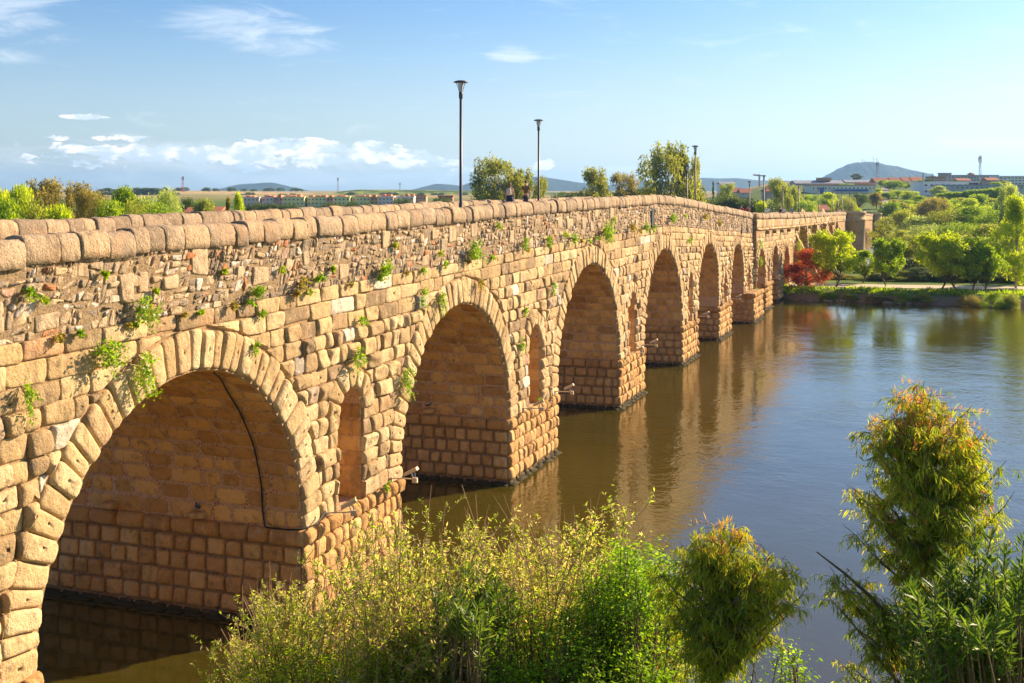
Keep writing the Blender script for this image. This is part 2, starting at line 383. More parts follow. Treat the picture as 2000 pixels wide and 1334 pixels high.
but_s = np.array([s_of_x(x) for x in (1549, 1574, 1594, 1611, 1624, 1635)])
mid_arches = [[(but_s[i] + but_s[i+1]) / 2, (but_s[i+1] - but_s[i]) / 2 - 1.4, 2.6] for i in range(5)]
ALL = arches + mid_arches + far_arches

bridge = thing('stone_bridge', 'long Roman stone bridge with rounded coping crossing the brown river', 'bridge', tuple(at(0, 0, 0)))
EX = 1.02                                       # ring depth
def ring_d(R): return EX if R > 4 else max(.45, .22 * R)

# ---- stones
def clip(poly, p, n):
    out = []; m = len(poly)
    d = (poly - p) @ n
    for i in range(m):
        j = (i + 1) % m
        if d[i] >= 0: out.append(poly[i])
        if (d[i] >= 0) != (d[j] >= 0):
            t = d[i] / (d[i] - d[j]); out.append(poly[i] + t * (poly[j] - poly[i]))
    return np.array(out) if len(out) > 2 else None
def area(p):
    x, y = p[:, 0], p[:, 1]; return .5 * np.sum(x * np.roll(y, -1) - y * np.roll(x, -1))
def stone(mb, poly, d, mp, bev=.08, gap=.013, rnd=None, hole=False, lod=0, rough=.10, corner=.07):
    # drop tiny edges
    keep = np.linalg.norm(poly - np.roll(poly, 1, 0), axis=1) > .02
    poly = poly[keep]
    if len(poly) < 3: return
    A = area(poly)
    if A < 0.004: return
    c = poly.mean(0)
    e = np.roll(poly, -1, 0) - poly; le = np.linalg.norm(e, axis=1); eu = e / le[:, None]
    inr = np.min(np.abs((c - poly) @ np.array([[0, 1], [-1, 0]]) * 0 + 0).sum() if False else np.abs(eu[:, 0] * (c - poly)[:, 1] - eu[:, 1] * (c - poly)[:, 0]))
    if inr < .03: return
    r = np.minimum(corner * (1 + .5 * rng.random(len(poly))), .32 * np.minimum(le, np.roll(le, 1)))
    ep = np.roll(eu, 1, 0); n_ = len(poly); jit = [rng.normal(0, .007 if lod == 0 else .004, 2) for _ in range(4 * n_)]
    def outline(pl, rs):
        en = np.roll(pl, -1, 0) - pl; ln = np.linalg.norm(en, axis=1) + 1e-9; en = en / ln[:, None]; pn = np.roll(en, 1, 0); lp = np.roll(ln, 1); pts = []
        for i in range(n_):
            p = pl[i]; ri = min(r[i] * rs, .34 * ln[i], .34 * lp[i]); a = p - pn[i] * ri; b = p + en[i] * ri
            pts += [a, (a + b) / 2 * .55 + p * .45, b] if lod == 0 else [a, b]
            if lod == 0 and le[i] > .35: pts.append(p + en[i] * ln[i] * .5)
        return np.array(pts)
    mit = []
    for i in range(n_):
        n0 = np.array([-ep[i][1], ep[i][0]]); n1 = np.array([-eu[i][1], eu[i][0]]); mm = n0 + n1; q = mm @ mm
        mit.append(mm * 2 / max(q, .5))
    mit = np.array(mit)
    def inset(e_, rs):
        pl = poly + mit * e_; de = np.roll(pl, -1, 0) - pl
        if (np.sum(de * eu, 1) < .15 * le).any(): pl = c + (poly - c) * max(.2, 1 - e_ / inr)
        return outline(pl, rs)
    B = inset(0, 1); K = len(B); J = rng.normal(0, .007 if lod == 0 else .004, B.shape)
    bev = min(bev, .62 * inr)
    tilt = rng.normal(0, .5, 2) * d * .45 / max(.25, math.sqrt(A))
    if lod == 0: spec = [(0, -.05), (.06, .42), (.32, .76), (.66, .94), (1.0, 1.0)]
    else: spec = [(0, -.05), (.15, .6), (.9, 1.0)]
    kv = rng.normal(0, 1, (3, 2)) * 6.5; ph = rng.random(3) * 6.28; am = rough * d * 1.1
    def wob(q): return am * np.sin(q @ kv.T + ph).sum(1) * .5
    rings = []
    for q, h in spec:
        R_ = inset(gap + q * bev, 1 + q * .5) + J
        hh = np.full(K, h * d)
        if h > 0:
            hh = hh + (((R_ - c) @ tilt) + wob(R_)) * h
        rings.append(np.c_[R_, hh])
    top = rings[-1]
    for sc_ in ((.66, .33) if lod == 0 else (.5,)):
        R2 = c + (top[:, :2] - c) * sc_
        rings.append(np.c_[R2, d * (1 + .05 * (1 - sc_)) + (R2 - c) @ tilt + wob(R2)])
    if hole:
        ang = np.arctan2(top[:, 1] - c[1], top[:, 0] - c[0]); hc = c + rng.normal(0, .03, 2)
        dirv = np.c_[np.cos(ang), np.sin(ang)]
        rings.append(np.c_[hc + dirv * .042, np.full(K, d * 1.02) + wob(hc[None])]); rings.append(np.c_[hc + dirv * .032, np.full(K, d - .09)])
        cz = d - .10; cc = hc
    else:
        cz = d * 1.05 + float(wob(c[None])[0]); cc = c
    nr = len(rings)
    V = np.vstack(rings + [np.array([[cc[0], cc[1], cz]])])
    idx = np.arange(nr * K).reshape(nr, K); a = idx[:-1]; b = idx[1:]
    Fq = np.stack([a, np.roll(a, -1, 1), np.roll(b, -1, 1), b], -1).reshape(-1, 4)
    l = idx[-1]; Ft = np.stack([l, np.roll(l, -1), np.full(K, nr * K)], -1)
    mb.add(mp(V), [Fq, Ft], rng.random() if rnd is None else rnd)
def rect(a0, a1, b0, b1): return np.array([(a0, b0), (a1, b0), (a1, b1), (a0, b1)], float)

def face_backing():
    mb = MB(); back = MB()
    bp = [S0, S1, SSTEP, SSTEP + .001]
    for c, R, sp in ALL:
        bp += list(c - R * np.cos(np.linspace(0, math.pi, 25)))
    for c, r, sp, bt, l, rr in niches: bp += list(c - r * np.cos(np.linspace(0, math.pi, 11)))
    bp += list(np.arange(S0, S1, 2.0)); bp = np.array(sorted(set(np.round(bp, 4))))
    bp = bp[(bp >= S0) & (bp <= S1)]
    for s0, s1 in zip(bp[:-1], bp[1:]):
        if s1 - s0 < 1e-4: continue
        m = (s0 + s1) / 2; iv = None
        for c, R, sp in ALL:
            if abs(m - c) < R:
                f = lambda s: sp + math.sqrt(max(0, R * R - (s - c) ** 2))
                iv = [((f(s0), T(s0) - .5), (f(s1), T(s1) - .5))]
        if iv is None:
            iv = [((-1.8, T(s0) - .5), (-1.8, T(s1) - .5))]
            for c, r, sp, bt, l, rr in niches:
                if abs(m - c) < r:
                    f = lambda s: sp + math.sqrt(max(0, r * r - (s - c) ** 2))
                    iv = [((-1.8, bt), (-1.8, bt)), ((f(s0), T(s0) - .5), (f(s1), T(s1) - .5))]
        for (za0, za1), (zb0, zb1) in iv:
            V = np.array([(s0, za0, 0), (s1, zb0, 0), (s1, zb1, 0), (s0, za1, 0)])
            o_ = .4 if m > SSTEP else 0
            mb.add(O + V[:, :1] * U + o_ * NN + V[:, 1:2] * np.array([0, 0, 1.]), np.array([(0, 1, 2, 3)]))
            back.add(O + V[:, :1] * U - W * NN + V[:, 1:2] * np.array([0, 0, 1.]), np.array([(3, 2, 1, 0)]))
    # step where the wall comes forward
    V = np.array([at(SSTEP, 0, -1.8), at(SSTEP, .4, -1.8), at(SSTEP, .4, T(SSTEP) - .1), at(SSTEP, 0, T(SSTEP) - .1)])
    mb.add(V, np.array([(0, 1, 2, 3)]))
    for s in (S0, S1):
        V = np.array([at(s, -W, -1.8), at(s, .4 if s > 0 else 0, -1.8), at(s, .4 if s > 0 else 0, T(s) - .5), at(s, -W, T(s) - .5)]); mb.add(V, np.array([(0, 1, 2, 3)]))
    mb.build('wall_core', M['mortar'], bridge); back.build('upstream_wall', M['mortar'], bridge)
    dk = MB()
    ss = np.arange(S0, S1, 3.0)
    for s0, s1 in zip(ss[:-1], ss[1:]):
        dk.add([at(s0, -.4, T(s0) - .88), at(s1, -.4, T(s1) - .88), at(s1, -8.3, T(s1) - .88), at(s0, -8.3, T(s0) - .88)], np.array([(0, 1, 2, 3)]))
        dk.add([at(s0, -8.3, T(s0) - .885), at(s1, -8.3, T(s1) - .885), at(s1, -W, T(s1) - .9), at(s0, -W, T(s0) - .9)], np.array([(0, 1, 2, 3)]))
    dk.build('roadway', M['deck'], bridge)
face_backing()

def inner_lod(s): return 0 if s < 32 else 1
def course_edges(lo, hi, mn, mx):
    e = [lo]
    while e[-1] < hi:
        e.append(e[-1] + mn + (mx - mn) * rng.random() ** 1.3)
    e[-1] = hi
    if len(e) > 2 and e[-1] - e[-2] < mn * .5: e.pop(-2)
    return e

def rings():
    for i, (c, R, sp) in enumerate(ALL):
        mb = MB(); rd = ring_d(R); w = .46 if R > 4 else .42
        if c > 130: w = .8
        n = int(round(math.pi * (R + rd * .4) / w))
        th = np.linspace(0, math.pi, n + 1); th[1:-1] += rng.normal(0, .10 * math.pi / n, n - 1)
        lod = 0 if c < 45 else 1
        for t0, t1 in zip(th[:-1], th[1:]):
            o1 = R + rd * (1 + rng.normal(0, .05))
            tm = (t0 + t1) / 2; i0 = R + .01 + abs(rng.normal(0, .015))
            poly = np.array([(c + q * math.cos(t), sp + q * math.sin(t)) for q, t in ((i0, t0), (o1, t0), (o1, t1), (i0, t1))])
            stone(mb, poly, .08 + .08 * rng.random(), fmap, .06 + .03 * rng.random(), .008, rnd=.25 + .6 * rng.random(), hole=(lod == 0 and rng.random() < .6), lod=lod, corner=.08)
        mb.build('arch_ring', M['stone'], bridge, True)
    for i, (c, r, sp, bt, l, rr) in enumerate(niches):
        mb = MB(); n = 7 if r > .5 else 5; th = np.linspace(0, math.pi, n + 1)
        rd = .75 if r > .5 else .4
        for t0, t1 in zip(th[:-1], th[1:]):
            o1 = r + rd * (1 + rng.normal(0, .08))
            poly = np.array([(c + q * math.cos(t), sp + q * math.sin(t)) for q, t in ((r, t0), (o1, t0), (o1, t1), (r, t1))])
            stone(mb, poly, .12 + .05 * rng.random(), fmap, .09, .012, rnd=.3 + .5 * rng.random(), hole=rng.random() < .8 and c < 45, lod=0 if c < 45 else 1)
        mb.build('niche_arch', M['stone'], bridge, True)
rings()

def warp(s, zf):
    t = np.clip((zf - 4.0) / 5.0, 0, 1); t = t * t * (3 - 2 * t)
    return zf + (T(s) - 11.7) * t
def spandrel():
    near = MB()
    zs = [CZ]
    while zs[-1] < 9.6: zs.append(zs[-1] + .43 + .13 * rng.random())
    zs[-1] = 9.6
    for ci, (z0, z1) in enumerate(zip(zs[:-1], zs[1:])):
        top3 = z1 > 8.3
        e = course_edges(S0, 172, .75 if top3 else .45, 1.7 if top3 else 1.15)
        for s0, s1 in zip(e[:-1], e[1:]):
            if s0 < -34: continue
            if s1 > SB0 and z0 < 6.5: continue
            if s0 < SSTEP < s1: s1 = SSTEP
            j = rng.normal(0, .02, 4)
            poly = np.array([(s0, warp(s0, z0 + 0)), (s1, warp(s1, z0)), (s1, warp(s1, z1)), (s0, warp(s0, z1))])
            poly[:, 0] += j * 1.1; poly[:, 1] += rng.normal(0, .020, 4)
            cen = poly.mean(0); ok = True
            for c, R, sp in ALL:
                if abs(cen[0] - c) > R + 3: continue
                RE = R + ring_d(R) + .01
                if cen[1] > sp:
                    d = cen - np.array([c, sp]); q = np.linalg.norm(d)
                    if q < RE + 1.2:
                        if q < RE - .7: ok = False; break
                        poly = clip(poly, np.array([c, sp]) + d / q * RE, d / q)
                else:
                    sgn = 1 if cen[0] > c else -1
                    if abs(cen[0] - c) < R - .3: ok = False; break
                    poly = clip(poly, np.array([c + sgn * R, 0]), np.array([sgn, 0.0]))
                if poly is None: ok = False; break
                cen = poly.mean(0)
            if not ok: continue
            for c, r, sp, bt, l, rr in niches:
                if abs(cen[0] - c) > r + 1.8: continue
                rd = .75 if r > .5 else .4
                if cen[1] > sp:
                    d = cen - np.array([c, sp]); q = np.linalg.norm(d)
                    if q < r + rd + 1.2:
                        if q < r + .15: ok = False; break
                        poly = clip(poly, np.array([c, sp]) + d / q * (r + rd), d / q)
                else:
                    sgn = 1 if cen[0] > c else -1
                    poly = clip(poly, np.array([c + sgn * r, 0]), np.array([sgn, 0.0]))
                if poly is None: ok = False; break
                cen = poly.mean(0)
            if not ok or area(poly) < .02: continue
            lod = 0 if s0 < 40 else 1
            dd = (.04 + .07 * rng.random()) if top3 else (.05 + .14 * rng.random())
            if s0 > SSTEP: dd *= .5
            rr_ = rng.random() * .85 if rng.random() < .94 else .86 + .14 * rng.random()
            stone(near, poly, dd, fmap, .05 + .07 * rng.random() if not top3 else .04 + .03 * rng.random(), .007, rnd=rr_, hole=(lod == 0 and rng.random() < .16), lod=lod, rough=.26, corner=.045 + .04 * rng.random())
    near.build('spandrel_masonry', M['stone'], bridge, True)
spandrel()

def rubble():
    core = MB(); mb = MB()
    cell = .05
    lim = SSTEP
    # earthy mortar skin just proud of the core
    ss = np.arange(S0, lim + .01, .5); ss = np.append(ss[ss < lim], lim)
    zz = np.linspace(0, 1, 7)
    G = np.zeros((len(ss), 7, 3))
    for j, q in enumerate(zz):
        G[:, j, 0] = ss; G[:, j, 1] = (T(ss) - 2.12) * (1 - q) + (T(ss) - .52) * q; G[:, j, 2] = .03 + .03 * rng.random(len(ss))
    idx = np.arange(len(ss) * 7).reshape(len(ss), 7)
    Fq = np.stack([idx[:-1, :-1], idx[1:, :-1], idx[1:, 1:], idx[:-1, 1:]], -1).reshape(-1, 4)
    V = G.reshape(-1, 3); core.add(O + V[:, :1] * U + V[:, 2:3] * NN + V[:, 1:2] * np.array([0, 0, 1.]), Fq)
    core.build('rubble_mortar', M['earthmortar'], bridge, True)
    smin = -33; nx = int((lim - smin) / cell) + 1; nz = int(1.6 / cell)
    occ = np.zeros((nx, nz), bool)
    def place(a, b, ra, rb, poly, d, lod, rnd):
        i0 = int((a - ra * .86 - smin) / cell); i1 = int((a + ra * .86 - smin) / cell) + 1; j0 = int((b - rb * .86) / cell); j1 = int((b + rb * .86) / cell) + 1
        if i0 < 0 or j0 < 0 or i1 >= nx or j1 >= nz: return
        if occ[i0:i1, j0:j1].any(): return
        occ[i0:i1, j0:j1] = True
        q = poly + np.array([a, b]); q[:, 1] += T(q[:, 0]) - 2.12
        stone(mb, q, d, lambda V: fmap(V, .04), .05, .004, rnd=rnd, lod=lod, rough=.2, corner=.035)
    for _ in range(100):
        a = smin + (lim - smin) * rng.random(); w = .16 + .24 * rng.random(); h = .14 + .22 * rng.random()
        if rng.random() < .05: w *= .8; h = .34 + .12 * rng.random()
        b = .15 + 1.25 * rng.random()
        p = rect(-w, w, -h, h) + rng.normal(0, .03, (4, 2))
        if h > b: b = h + .03
        place(a, b, w, h, p, .03 + .04 * rng.random(), 0 if a < 25 else 1, .35 + .4 * rng.random())
    cw, ch = .19, .155
    for pas in range(1):
        na = int((lim - smin) / cw); nb_ = int(1.6 / ch)
        CX = smin + np.arange(na + 1)[:, None] * cw + rng.normal(0, .042, (na + 1, nb_ + 1)) + np.arange(nb_ + 1)[None] * .07
        CY = np.arange(nb_ + 1)[None] * (1.6 / nb_) + rng.normal(0, .036, (na + 1, nb_ + 1)) + .03 * np.sin(np.arange(na + 1) * .9)[:, None]
        CY[:, 0] = 0; CY[:, -1] = 1.58; used = np.zeros((na, nb_), bool)
        for i in range(na):
            for j in range(nb_):
                if used[i, j]: continue
                wi = 2 if (i + 1 < na and rng.random() < .28) else 1; hj = 2 if (j + 1 < nb_ and rng.random() < .16 and not used[i, j + 1]) else 1
                used[i:i + wi, j:j + hj] = True
                if rng.random() < .07: continue
                q = np.array([(CX[i, j], CY[i, j]), (CX[min(i + wi, na), j], CY[min(i + wi, na), j]), (CX[min(i + wi, na), j + hj], CY[min(i + wi, na), j + hj]), (CX[i, j + hj], CY[i, j + hj])])
                c_ = q.mean(0); i0 = int((c_[0] - smin) / cell); j0 = int(c_[1] / cell); r_ = 1
                if occ[max(0, i0 - r_):i0 + r_ + 1, max(0, j0 - r_):j0 + r_ + 1].any(): continue
                subs = [q]
                if wi * hj == 1 and rng.random() < .25 and c_[0] < 15:
                    m0 = (q[0] + q[1]) / 2; m1 = (q[2] + q[3]) / 2; subs = [np.array([q[0], m0, m1, q[3]]), np.array([m0, q[1], q[2], m1])]
                for q in subs:
                    k = rng.integers(0, 4); t_ = .25 + .3 * rng.random()
                    if rng.random() < .6: q = np.insert(q[np.arange(4) != k], k, [q[k] + (q[k - 1] - q[k]) * t_, q[k] + (q[(k + 1) % 4] - q[k]) * t_], axis=0) if rng.random() < .9 else q
                    if area(q) < .004: continue
                    q = q.copy(); q[:, 1] += T(q[:, 0]) - 2.12
                    stone(mb, q, .012 + .055 * rng.random() ** 1.4, lambda V: fmap(V, .045), .035, .008 + .018 * rng.random(), rnd=rng.random(), lod=0 if (c_[0] < -14) else 1, rough=.3, corner=.04)
    mb.build('rubble_masonry', M['rubble'], bridge, True)
rubble()

def coping(name, Tf, oo, oi, s_lo, s_hi, fo):
    mb = MB(); s = s_lo
    prof = np.array([(0, -.02), (1.0, 0), (1.03, .16), (1.02, .34), (.94, .49), (.78, .57), (.42, .585), (.10, .55), (0, .42), (-.03, .2), (-.02, 0)])
    ww = oo - oi
    while s < s_hi:
        Ls = .55 + .62 * rng.random() if s < 60 else 1.3
        nx_ = min(s + Ls, s_hi)
        qs = [s + .006, s + .018, s + .06, s + .3 * (nx_ - s), s + .65 * (nx_ - s), nx_ - .06, nx_ - .018, nx_ - .006]; sc = [.90, .965, .995, 1 + rng.normal(0, .012), 1 + rng.normal(0, .012), .995, .965, .90]
        jz = rng.normal(0, .022); jo = rng.normal(0, .022); rows = []; tilt = rng.normal(0, .012)
        for q, k in zip(qs, sc):
            pr = prof.copy(); pr = (pr - [.5, .25]) * k + [.5, .25]
            pr = pr + rng.normal(0, .011, pr.shape)
            f_ = float(fo(q))
            rows.append([at(q, oi + p[0] * ww + jo + f_, float(Tf(q)) - .585 + p[1] + jz + tilt * (q - s)) for p in pr])
        V = np.array(rows); n, k, _ = V.shape; idx = np.arange(n * k).reshape(n, k); a = idx[:-1]; b = idx[1:]
        Fq = np.stack([a, np.roll(a, -1, 1), np.roll(b, -1, 1), b], -1).reshape(-1, 4)
        c0 = V[0].mean(0); c1 = V[-1].mean(0); VV = np.vstack([V.reshape(-1, 3), c0, c1])
        Ft = np.vstack([np.stack([np.full(k, n * k), np.roll(idx[0], -1), idx[0]], -1), np.stack([np.full(k, n * k + 1), idx[-1], np.roll(idx[-1], -1)], -1)])
        mb.add(VV, [Fq, Ft], rng.random()); s = nx_
    return mb
cb = coping('parapet', T, .14, -.46, -33, S1, foff).build('parapet', M['coping'], bridge, True); cb0 = cb; cb['label'] = 'near parapet of rounded granite coping stones'
cb = coping('parapet', TF, -7.62, -8.25, -40, 300, lambda s: 0.0).build('parapet', M['coping'], bridge, True); cb['label'] = 'far parapet of rounded granite coping stones'
def parapet_walls(par, fa, o0, o1):
    mb = MB(); ss = np.append(np.arange(S0, S1, 2.0), S1)
    for s0, s1 in zip(ss[:-1], ss[1:]):
        ta, tb = float(fa(s0)) - .45, float(fa(s1)) - .45; la, lb = T(s0) - 1.0, T(s1) - 1.0
        V = [at(s0, o0, la), at(s1, o0, lb), at(s1, o0, tb), at(s0, o0, ta), at(s0, o1, la), at(s1, o1, lb), at(s1, o1, tb), at(s0, o1, ta)]
        mb.add(V, np.array([(0, 1, 2, 3), (5, 4, 7, 6), (3, 2, 6, 7)]))
    mb.build('parapet_core', M['mortar'], par)
parapet_walls(cb0, T, -.02, -.40); parapet_walls(cb, TF, -7.68, -8.2)

def vaults():
    for i, (c, R, sp) in enumerate(ALL):
        bk = MB(); f_ = .4 if c > SSTEP else 0
        th = np.linspace(0, math.pi, 33)
        for t0, t1 in zip(th[:-1], th[1:]):
            V = []
            for off, t in ((-W, t0), (f_, t0), (f_, t1), (-W, t1)):
                V.append(at(c + R * math.cos(t), off, sp + R * math.sin(t)))
            bk.add(V, np.array([(0, 1, 2, 3)]))
        for sg in (1, -1):
            V = [at(c + sg * R, -W, -1.8), at(c + sg * R, f_, -1.8), at(c + sg * R, f_, sp), at(c + sg * R, -W, sp)]
            bk.add(V, np.array([(0, 1, 2, 3) if sg > 0 else (3, 2, 1, 0)]))
        v = bk.build('vault', M['mortar_in'], bridge)
        if c > 170: continue
        mb = MB(); lod = 1
        def vm(V, c=c, R=R, sp=sp):
            t = V[:, 1] / R; r = R - V[:, 2]
            return O + (c + r * np.cos(t))[:, None] * U + V[:, :1] * NN + (sp + r * np.sin(t))[:, None] * np.array([0, 0, 1.])
        rows = [0.0]; lim = R * math.pi * .62
        while rows[-1] < lim: rows.append(rows[-1] + .46 + .10 * rng.random())
        for b0, b1 in zip(rows[:-1], rows[1:]):
            e = course_edges(-W + .02, f_ - .02, .6, 1.25)
            for a0, a1 in zip(e[:-1], e[1:]):
                g = .022 + .055 * rng.random()
                stone(mb, rect(a0, a1, b0, b1), .018 + .03 * rng.random(), vm, .03, g, lod=lod, rough=.2, corner=.06)
        # left haunch, seen only from other positions
        rows = list(np.arange(R * math.pi * .62, R * math.pi, .55)) + [R * math.pi]
        for b0, b1 in zip(rows[:-1], rows[1:]):
            e = course_edges(-W + .02, f_ - .02, .8, 1.6)
            for a0, a1 in zip(e[:-1], e[1:]):
                stone(mb, rect(a0, a1, b0, b1), .02, vm, .03, .02, lod=1, corner=.05)
        mb.build('vault_masonry', M['vault'], v, True)
    for (c, r, sp, bt, l, rr) in niches:
        bk = MB(); th = np.linspace(0, math.pi, 13); f_ = .4 if c > SSTEP else 0
        for t0, t1 in zip(th[:-1], th[1:]):
            bk.add([at(c + r * math.cos(t), off, sp + r * math.sin(t)) for off, t in ((-W, t0), (f_, t0), (f_, t1), (-W, t1))], np.array([(0, 1, 2, 3)]))
        for sg in (1, -1):
            bk.add([at(c + sg * r, -W, bt), at(c + sg * r, f_, bt), at(c + sg * r, f_, sp), at(c + sg * r, -W, sp)], np.array([(0, 1, 2, 3) if sg > 0 else (3, 2, 1, 0)]))
        bk.add([at(c - r, -W, bt), at(c - r, f_, bt), at(c + r, f_, bt), at(c + r, -W, bt)], np.array([(0, 1, 2, 3)]))
        v = bk.build('niche_lining', M['mortar_in'], bridge)
        mb = MB()
        if c < 60:
            def wm(V): return O + (c + r - V[:, 2])[:, None] * U + V[:, :1] * NN + V[:, 1:2] * np.array([0, 0, 1.])
            zz = np.arange(bt, sp + .5, .5)
            for z0, z1 in zip(zz[:-1], zz[1:]):
                e = course_edges(-4, f_, .6, 1.3)
                for a0, a1 in zip(e[:-1], e[1:]): stone(mb, rect(a0, a1, z0, z1), .025, wm, .03, .014, lod=1, corner=.04)
            mb.build('niche_masonry', M['vault'], v, True)
vaults()

def piers():
    for i in range(len(arches) - 1):
        l = arches[i][0] + arches[i][1]; r = arches[i + 1][0] - arches[i + 1][1]
        proj = .95 if i in (6,) else 0.0
        f_ = (.4 if l > SSTEP - .5 else 0) + proj
        core = MB()
        # solid base with rounded upstream cutwater
        outl = [at(l - .0, -W, 0), at(l - .0, f_, 0), at(r, f_, 0), at(r, -W, 0)]
        cm = (l + r) / 2; rad = (r - l) / 2
        for t in np.linspace(0, math.pi, 9)[1:-1]: outl.append(at(cm + rad * math.cos(t), -W - 1.2 * rad * math.sin(t), 0))
        outl = np.array(outl)
        if proj:
            for sx in (0, 1): pass
            k = len(outl)
        k = len(outl); V = np.vstack([outl + [0, 0, -1.8], outl + [0, 0, CZ - .02]])
        idx = np.arange(k); core.add(V, [np.stack([idx, np.roll(idx, -1), np.roll(idx, -1) + k, idx + k], -1)])
        ctr = outl.mean(0) + [0, 0, CZ - .02]; V2 = np.vstack([outl + [0, 0, CZ - .02], ctr]); core.add(V2, np.stack([idx, np.roll(idx, -1), np.full(k, k)], -1))
        pr = core.build('pier', M['mortar'], bridge)
        lod = 0 if l < 30 else 1
        mb = MB()
        nrow = 5; hs = (CZ - .48 + .35) / nrow
        def fm(V): return O + V[:, :1] * U + (V[:, 2:3] + f_) * NN + V[:, 1:2] * np.array([0, 0, 1.])
        def im(V): return O + (l - V[:, 2:3]) * U + V[:, :1] * NN + V[:, 1:2] * np.array([0, 0, 1.])
        def rm(V): return O + (r + V[:, 2:3]) * U - V[:, :1] * NN + V[:, 1:2] * np.array([0, 0, 1.])
        for rr_ in range(nrow):
            z0 = -.35 + rr_ * hs; z1 = z0 + hs
            e = course_edges(l, r, .42, .78)
            for a0, a1 in zip(e[:-1], e[1:]): stone(mb, rect(a0, a1, z0, z1), .08 + .11 * rng.random(), fm, .12, .015, lod=lod, rough=.18, corner=.06)
            e = course_edges(-W, f_, .48, .74)
            for a0, a1 in zip(e[:-1], e[1:]): stone(mb, rect(a0, a1, z0, z1), (.05 + .09 * rng.random()), im, .09, .02 + .03 * rng.random(), lod=0 if lod == 0 else 1, rough=.25, corner=.06)
            e = course_edges(-f_, W, .8, 1.3)
            for a0, a1 in zip(e[:-1], e[1:]): stone(mb, rect(a0, a1, z0, z1), .06, rm, .09, .02, lod=1, corner=.06)
        mb.build('pier_masonry', M['pier'], pr, True)
        cn = MB(); z0, z1 = CZ - .46, CZ + .02
        for mp, lo, hi, mn, mx in ((fm, l - .1, r + .1, .45, .8), (im, -W, f_ + .12, .7, 1.15), (rm, -f_ - .1, W, .8, 1.3)):
            e = course_edges(lo, hi, mn, mx)
            for a0, a1 in zip(e[:-1], e[1:]): stone(cn, rect(a0, a1, z0, z1), .20 + .04 * rng.random(), mp, .15, .008, rnd=.4 * rng.random(), lod=lod, rough=.08, corner=.07)
        cn.build('cornice', M['pier'], pr, True); cn = MB()
        for mp, lo, hi in ((fm, l - .1, r + .1), (im, -W, f_ + .1)):
            e = course_edges(lo, hi, .6, 1.1)
            for a0, a1 in zip(e[:-1], e[1:]): stone(cn, rect(a0, a1, -.3, .07), .27 + .05 * rng.random(), mp, .05, .01, rnd=0, lod=1)
        cn.build('footing', M['pier'], pr, True)
    # masonry rim where a ledge top shows above each pier is the cornice itself
piers()

def far_parts():
    # sloping wedge buttresses of the stretch by the island
    for s in but_s:
        mb = MB(); w = .55; zt = T(s) - 2.5; f_ = .4; out = 3.6
        V = [at(s - w, f_, -1), at(s + w, f_, -1), at(s + w * .8, f_ + out, -1), at(s - w * .8, f_ + out, -1),
             at(s - w, f_, zt), at(s + w, f_, zt), at(s + w * .55, f_ + out * .96, .6), at(s - w * .55, f_ + out * .96, .6)]
        mb.add(V, np.array([(0, 1, 5, 4), (1, 2, 6, 5), (2, 3, 7, 6), (3, 0, 4, 7), (4, 5, 6, 7)]), rng.random())
        mb.build('buttress', M['stone'], bridge)
    # drain slots and corbels under the lower parapet
    for x in (1489, 1503, 1518, 1532, 1548, 1562, 1574, 1586, 1597, 1606, 1614, 1621, 1628):
        s = s_of_x(x); mb = MB()
        z = T(s) - 2.0
        mb.box(at(s, .55, z), (.5, .5, .35), .1, math.atan2(U[1], U[0])); mb.build('corbel', M['stone'], bridge)
    st = MB()
    ss = np.arange(SSTEP, S1, 1.3)
    for s0, s1 in zip(ss[:-1], ss[1:]):
        stone(st, np.array([(s0, T(s0) - 1.75), (s1, T(s1) - 1.75), (s1, T(s1) - 1.5), (s0, T(s0) - 1.5)]), .16, fmap, .04, .01, lod=1)
        stone(st, np.array([(s0, T(s0) - 1.5), (s1, T(s1) - 1.5), (s1, T(s1) - .6), (s0, T(s0) - .6)]), .05, fmap, .04, .01, lod=1)
    st.build('string_course', M['stone'], bridge, True)
    # round turret
    for x, rad, lab in ((1651, 2.7, 'round turret projecting from the bridge'), (1703, 1.5, 'small end turret')):
        s = s_of_x(x); mb = MB(); zt = float(T(s)) + .15
        mb.lathe([(rad, -1.5), (rad, zt - 1.9), (rad + .25, zt - 1.8), (rad + .3, zt - 1.5), (rad + .05, zt - 1.4), (rad + .05, zt - .5), (rad + .22, zt - .45), (rad + .15, zt), (rad - .4, zt), (rad - .4, zt - .8), (0.01, zt - .8)], at(s, 1.2, 0), 32)
        mb.a = [np.full(len(q), .75) for q in mb.a]; o = mb.build('turret', M['stone'], bridge, True); o['label'] = lab
    # black boxes painting the shade inside worn openings in the rubble near the summit
    for x, y, w, h in ((1272, 425, .7, 1.2), (1447, 448, .35, .8), (1458, 447, .35, .8)):
        s = s_of_x(x); z = z_of(x, y); mb = MB()
        mb.box(at(s, .02, z), (w, .25, h), .5, math.atan2(U[1], U[0])); mb.build('opening_shade', M['black'], bridge)
far_parts()

